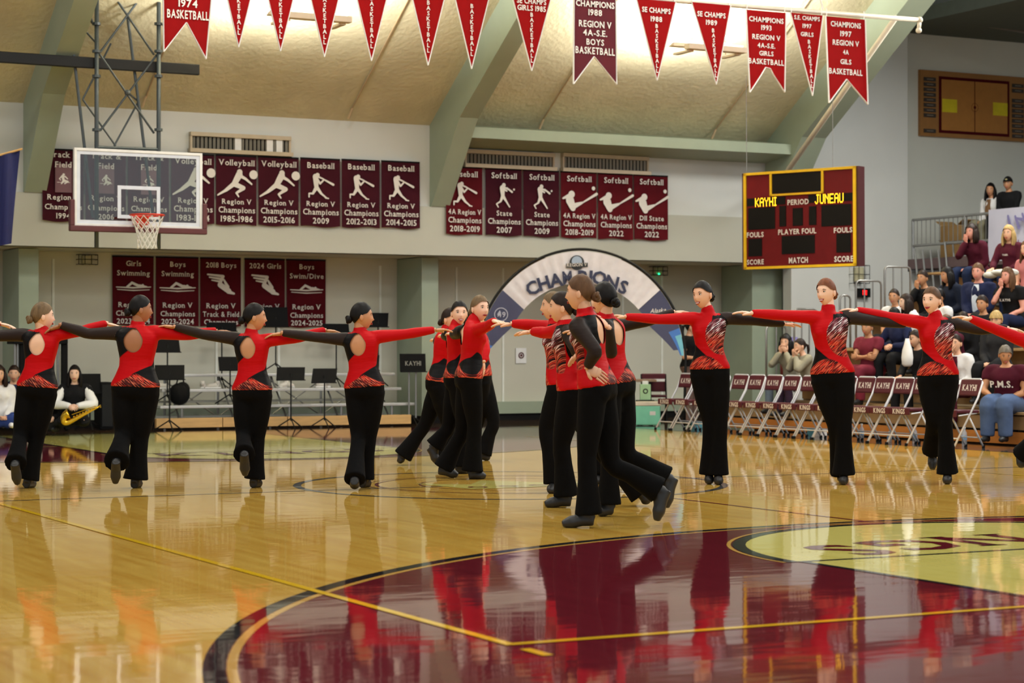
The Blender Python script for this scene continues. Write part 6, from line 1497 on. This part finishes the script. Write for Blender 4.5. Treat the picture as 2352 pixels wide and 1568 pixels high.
# band members on the floor, left
Xs = lambda px, d: at(px, 1000, d)
q = Xs(172, 29.0)
seated('girl kneeling in a white shrug and black top holding a saxophone', 172, 0, dict(top=blackc, pants=blackc, hair='long', hairc='black', skin='fair', sleeve=.4, hem=-.02, noshoe=True), 8, .0, 'hold', 8, X=q[0], Y=q[1], zs=.13, grp='band members on the floor at the left', floor='kneel', k=1.0)
g = thing('white_shrug', (q[0], q[1], .4), 'white open shrug worn over the arms of the kneeling saxophonist', 'garment')
SHR = (g, PEOPLE[-1]['arms'])
m = MB()
for s, a in SHR[1].items():
    pp, rr_ = spl([a[0], (a[0]+a[1])/2, a[1], a[1]*.5+a[2]*.5, a[2]], [.066, .066, .066, .058, .04], 4); m.tube(pp, rr_, 14)
m.build('sleeve', M_white, g, smooth=True)
# saxophone
sx0 = PEOPLE[-1]['arms']['L'][2]*.5+PEOPLE[-1]['arms']['R'][2]*.5-Fh*.10
S = lambda px, py, o=0: at(px, py, np.dot(sx0-CAM, Fh)+o)
M_brass = mat('brass', (224, 182, 62), .22, metal=1)
t = thing('saxophone', sx0, 'shiny brass alto saxophone held by the kneeling girl', 'saxophone')
MB().tube(spl([S(226, 934), S(206, 944), S(180, 958), S(156, 970), S(147, 968), S(148, 956), S(158, 950)], [.012, .02, .028, .036, .042, .05, .075], 4)[0], spl([S(226, 934)]*7, [.012, .02, .028, .036, .042, .05, .075], 4)[1], 12).build('horn_body', M_brass, t, smooth=True)
MB().tube([S(226, 934), S(231, 930), S(231, 936)], [.012, .010, .009], 8).build('neck_pipe', M_brass, t)
for i in range(8): MB().ball(S(170+i*7, 957-i*3, -.03), .014, 8, 6).build('key', M_brass, t)
MB().tube([S(165, 952, -.03), S(220, 932, -.03)], .006, 6).build('key_rod', M_brass, t)
q = Xs(-4, 28.4)
seated('girl with dark wavy hair in a white sweatshirt at the left edge', 0, 0, dict(top=whitec, pants=cloth('royal_denim', (44, 62, 120)), hair='curly', hairc='dark', skin='light', shoem=wsh, print=('A', 1.2)), 25, .0, 'lap', 15, X=q[0], Y=q[1], zs=.13, grp='band members on the floor at the left', floor='cross')
q = Xs(30, 29.6)
seated('person in a navy hoodie sitting behind the girl at the left edge', 0, 0, dict(top=navy, pants=blackc, hair='short', hairc='dark', skin='light', hood=True), 20, .1, 'lap', 10, X=q[0], Y=q[1], zs=.13, grp='band members on the floor at the left', floor='cross')
q = Xs(118, 29.2)
seated('person in black sitting behind the legs of the leftmost dancer', 0, 0, dict(top=blackc, pants=dgr, hair='long', hairc='dark', skin='fair'), 0, .3, 'knee', 0, X=q[0], Y=q[1], zs=.05, grp='band members on the floor at the left', floor='cross', k=.8, headpitch=.3)
# standing woman by the table
def standing():
    d = 32.6; c = at(1580, 975, d); s_ = FPX/d; J = lambda x, y, z=0: at(x, y, d+z)
    P = J(1586, 883); N = J(1583, 802); P[2] = .93; N[2] = 1.42; B = Body(P, N, 60, 60, 1.0, 1.1); f, l = B.frame(.5)
    legs = {s: (P+l*q*.09, V(*(P+l*q*.1)[:2], .50)+f*.02, V(*(P+l*q*.1)[:2], .09), V(*(P+l*q*.1+f*.17)[:2], .04)) for s, q in (('L', 1), ('R', -1))}
    arms = {}
    for s, q in (('L', 1), ('R', -1)):
        sh = N-UP*.06+l*q*.17; el = sh-UP*.27+l*q*.03; wr = el+f*.24-UP*.02; arms[s] = (sh, el, wr, wr+f*.1, UP, .5)
    H = N+UP*.14+f*.04
    person('woman with a dark ponytail, black tee shirt and brown trousers standing by the chairs', 'people standing behind the dancers', (P[0], P[1], 0), B, H, phi_dir(80), UP, arms, legs, dict(voxel=.019, tvoxel=.018, hem=.0, tinf=.014, waist=.1, pinf=.012, legr=[.098, .09, .074, .068, .064, .06], detail=2, top=blackc, pants=taup, sleeve=.4, hair='pony', hairc='black', skin='light', makeup=False))
standing()
# hand-held and lap things
c = at(2084, 812, 27.3); t = thing('white_bag', c, 'white drawstring bag hanging between the spectators behind the third facing dancer', 'bag')
MB().tube([c-UP*.17, c-UP*.14, c-UP*.05, c+UP*.05, c+UP*.13, c+UP*.2], [.05, .085, .095, .08, .05, .03], 14, flat=.7).build('bag_body', M_white, t, smooth=True)
MB().tube([c+UP*.18, c+UP*.30+Rv*.03, c+UP*.18+Rv*.05], .008, 6).build('strap', M_blackm, t)
c = at(2301, 626, 28.9); t = thing('lap_garment', c, 'crumpled pale garment on the lap of the older woman in maroon', 'garment')
MB().ball(c, (.16, .20, .05), 16, 8).ball(c+V(-.10, .12, -.03), (.10, .12, .05), 12, 7).ball(c+V(.06, -.12, .0), (.12, .10, .055), 12, 7).build('cloth', mat('pale_cloth', (200, 200, 192), .9, bump=.02, bscale=14), t, smooth=True)
c = at(1998, 820, 27); 
finish_people()
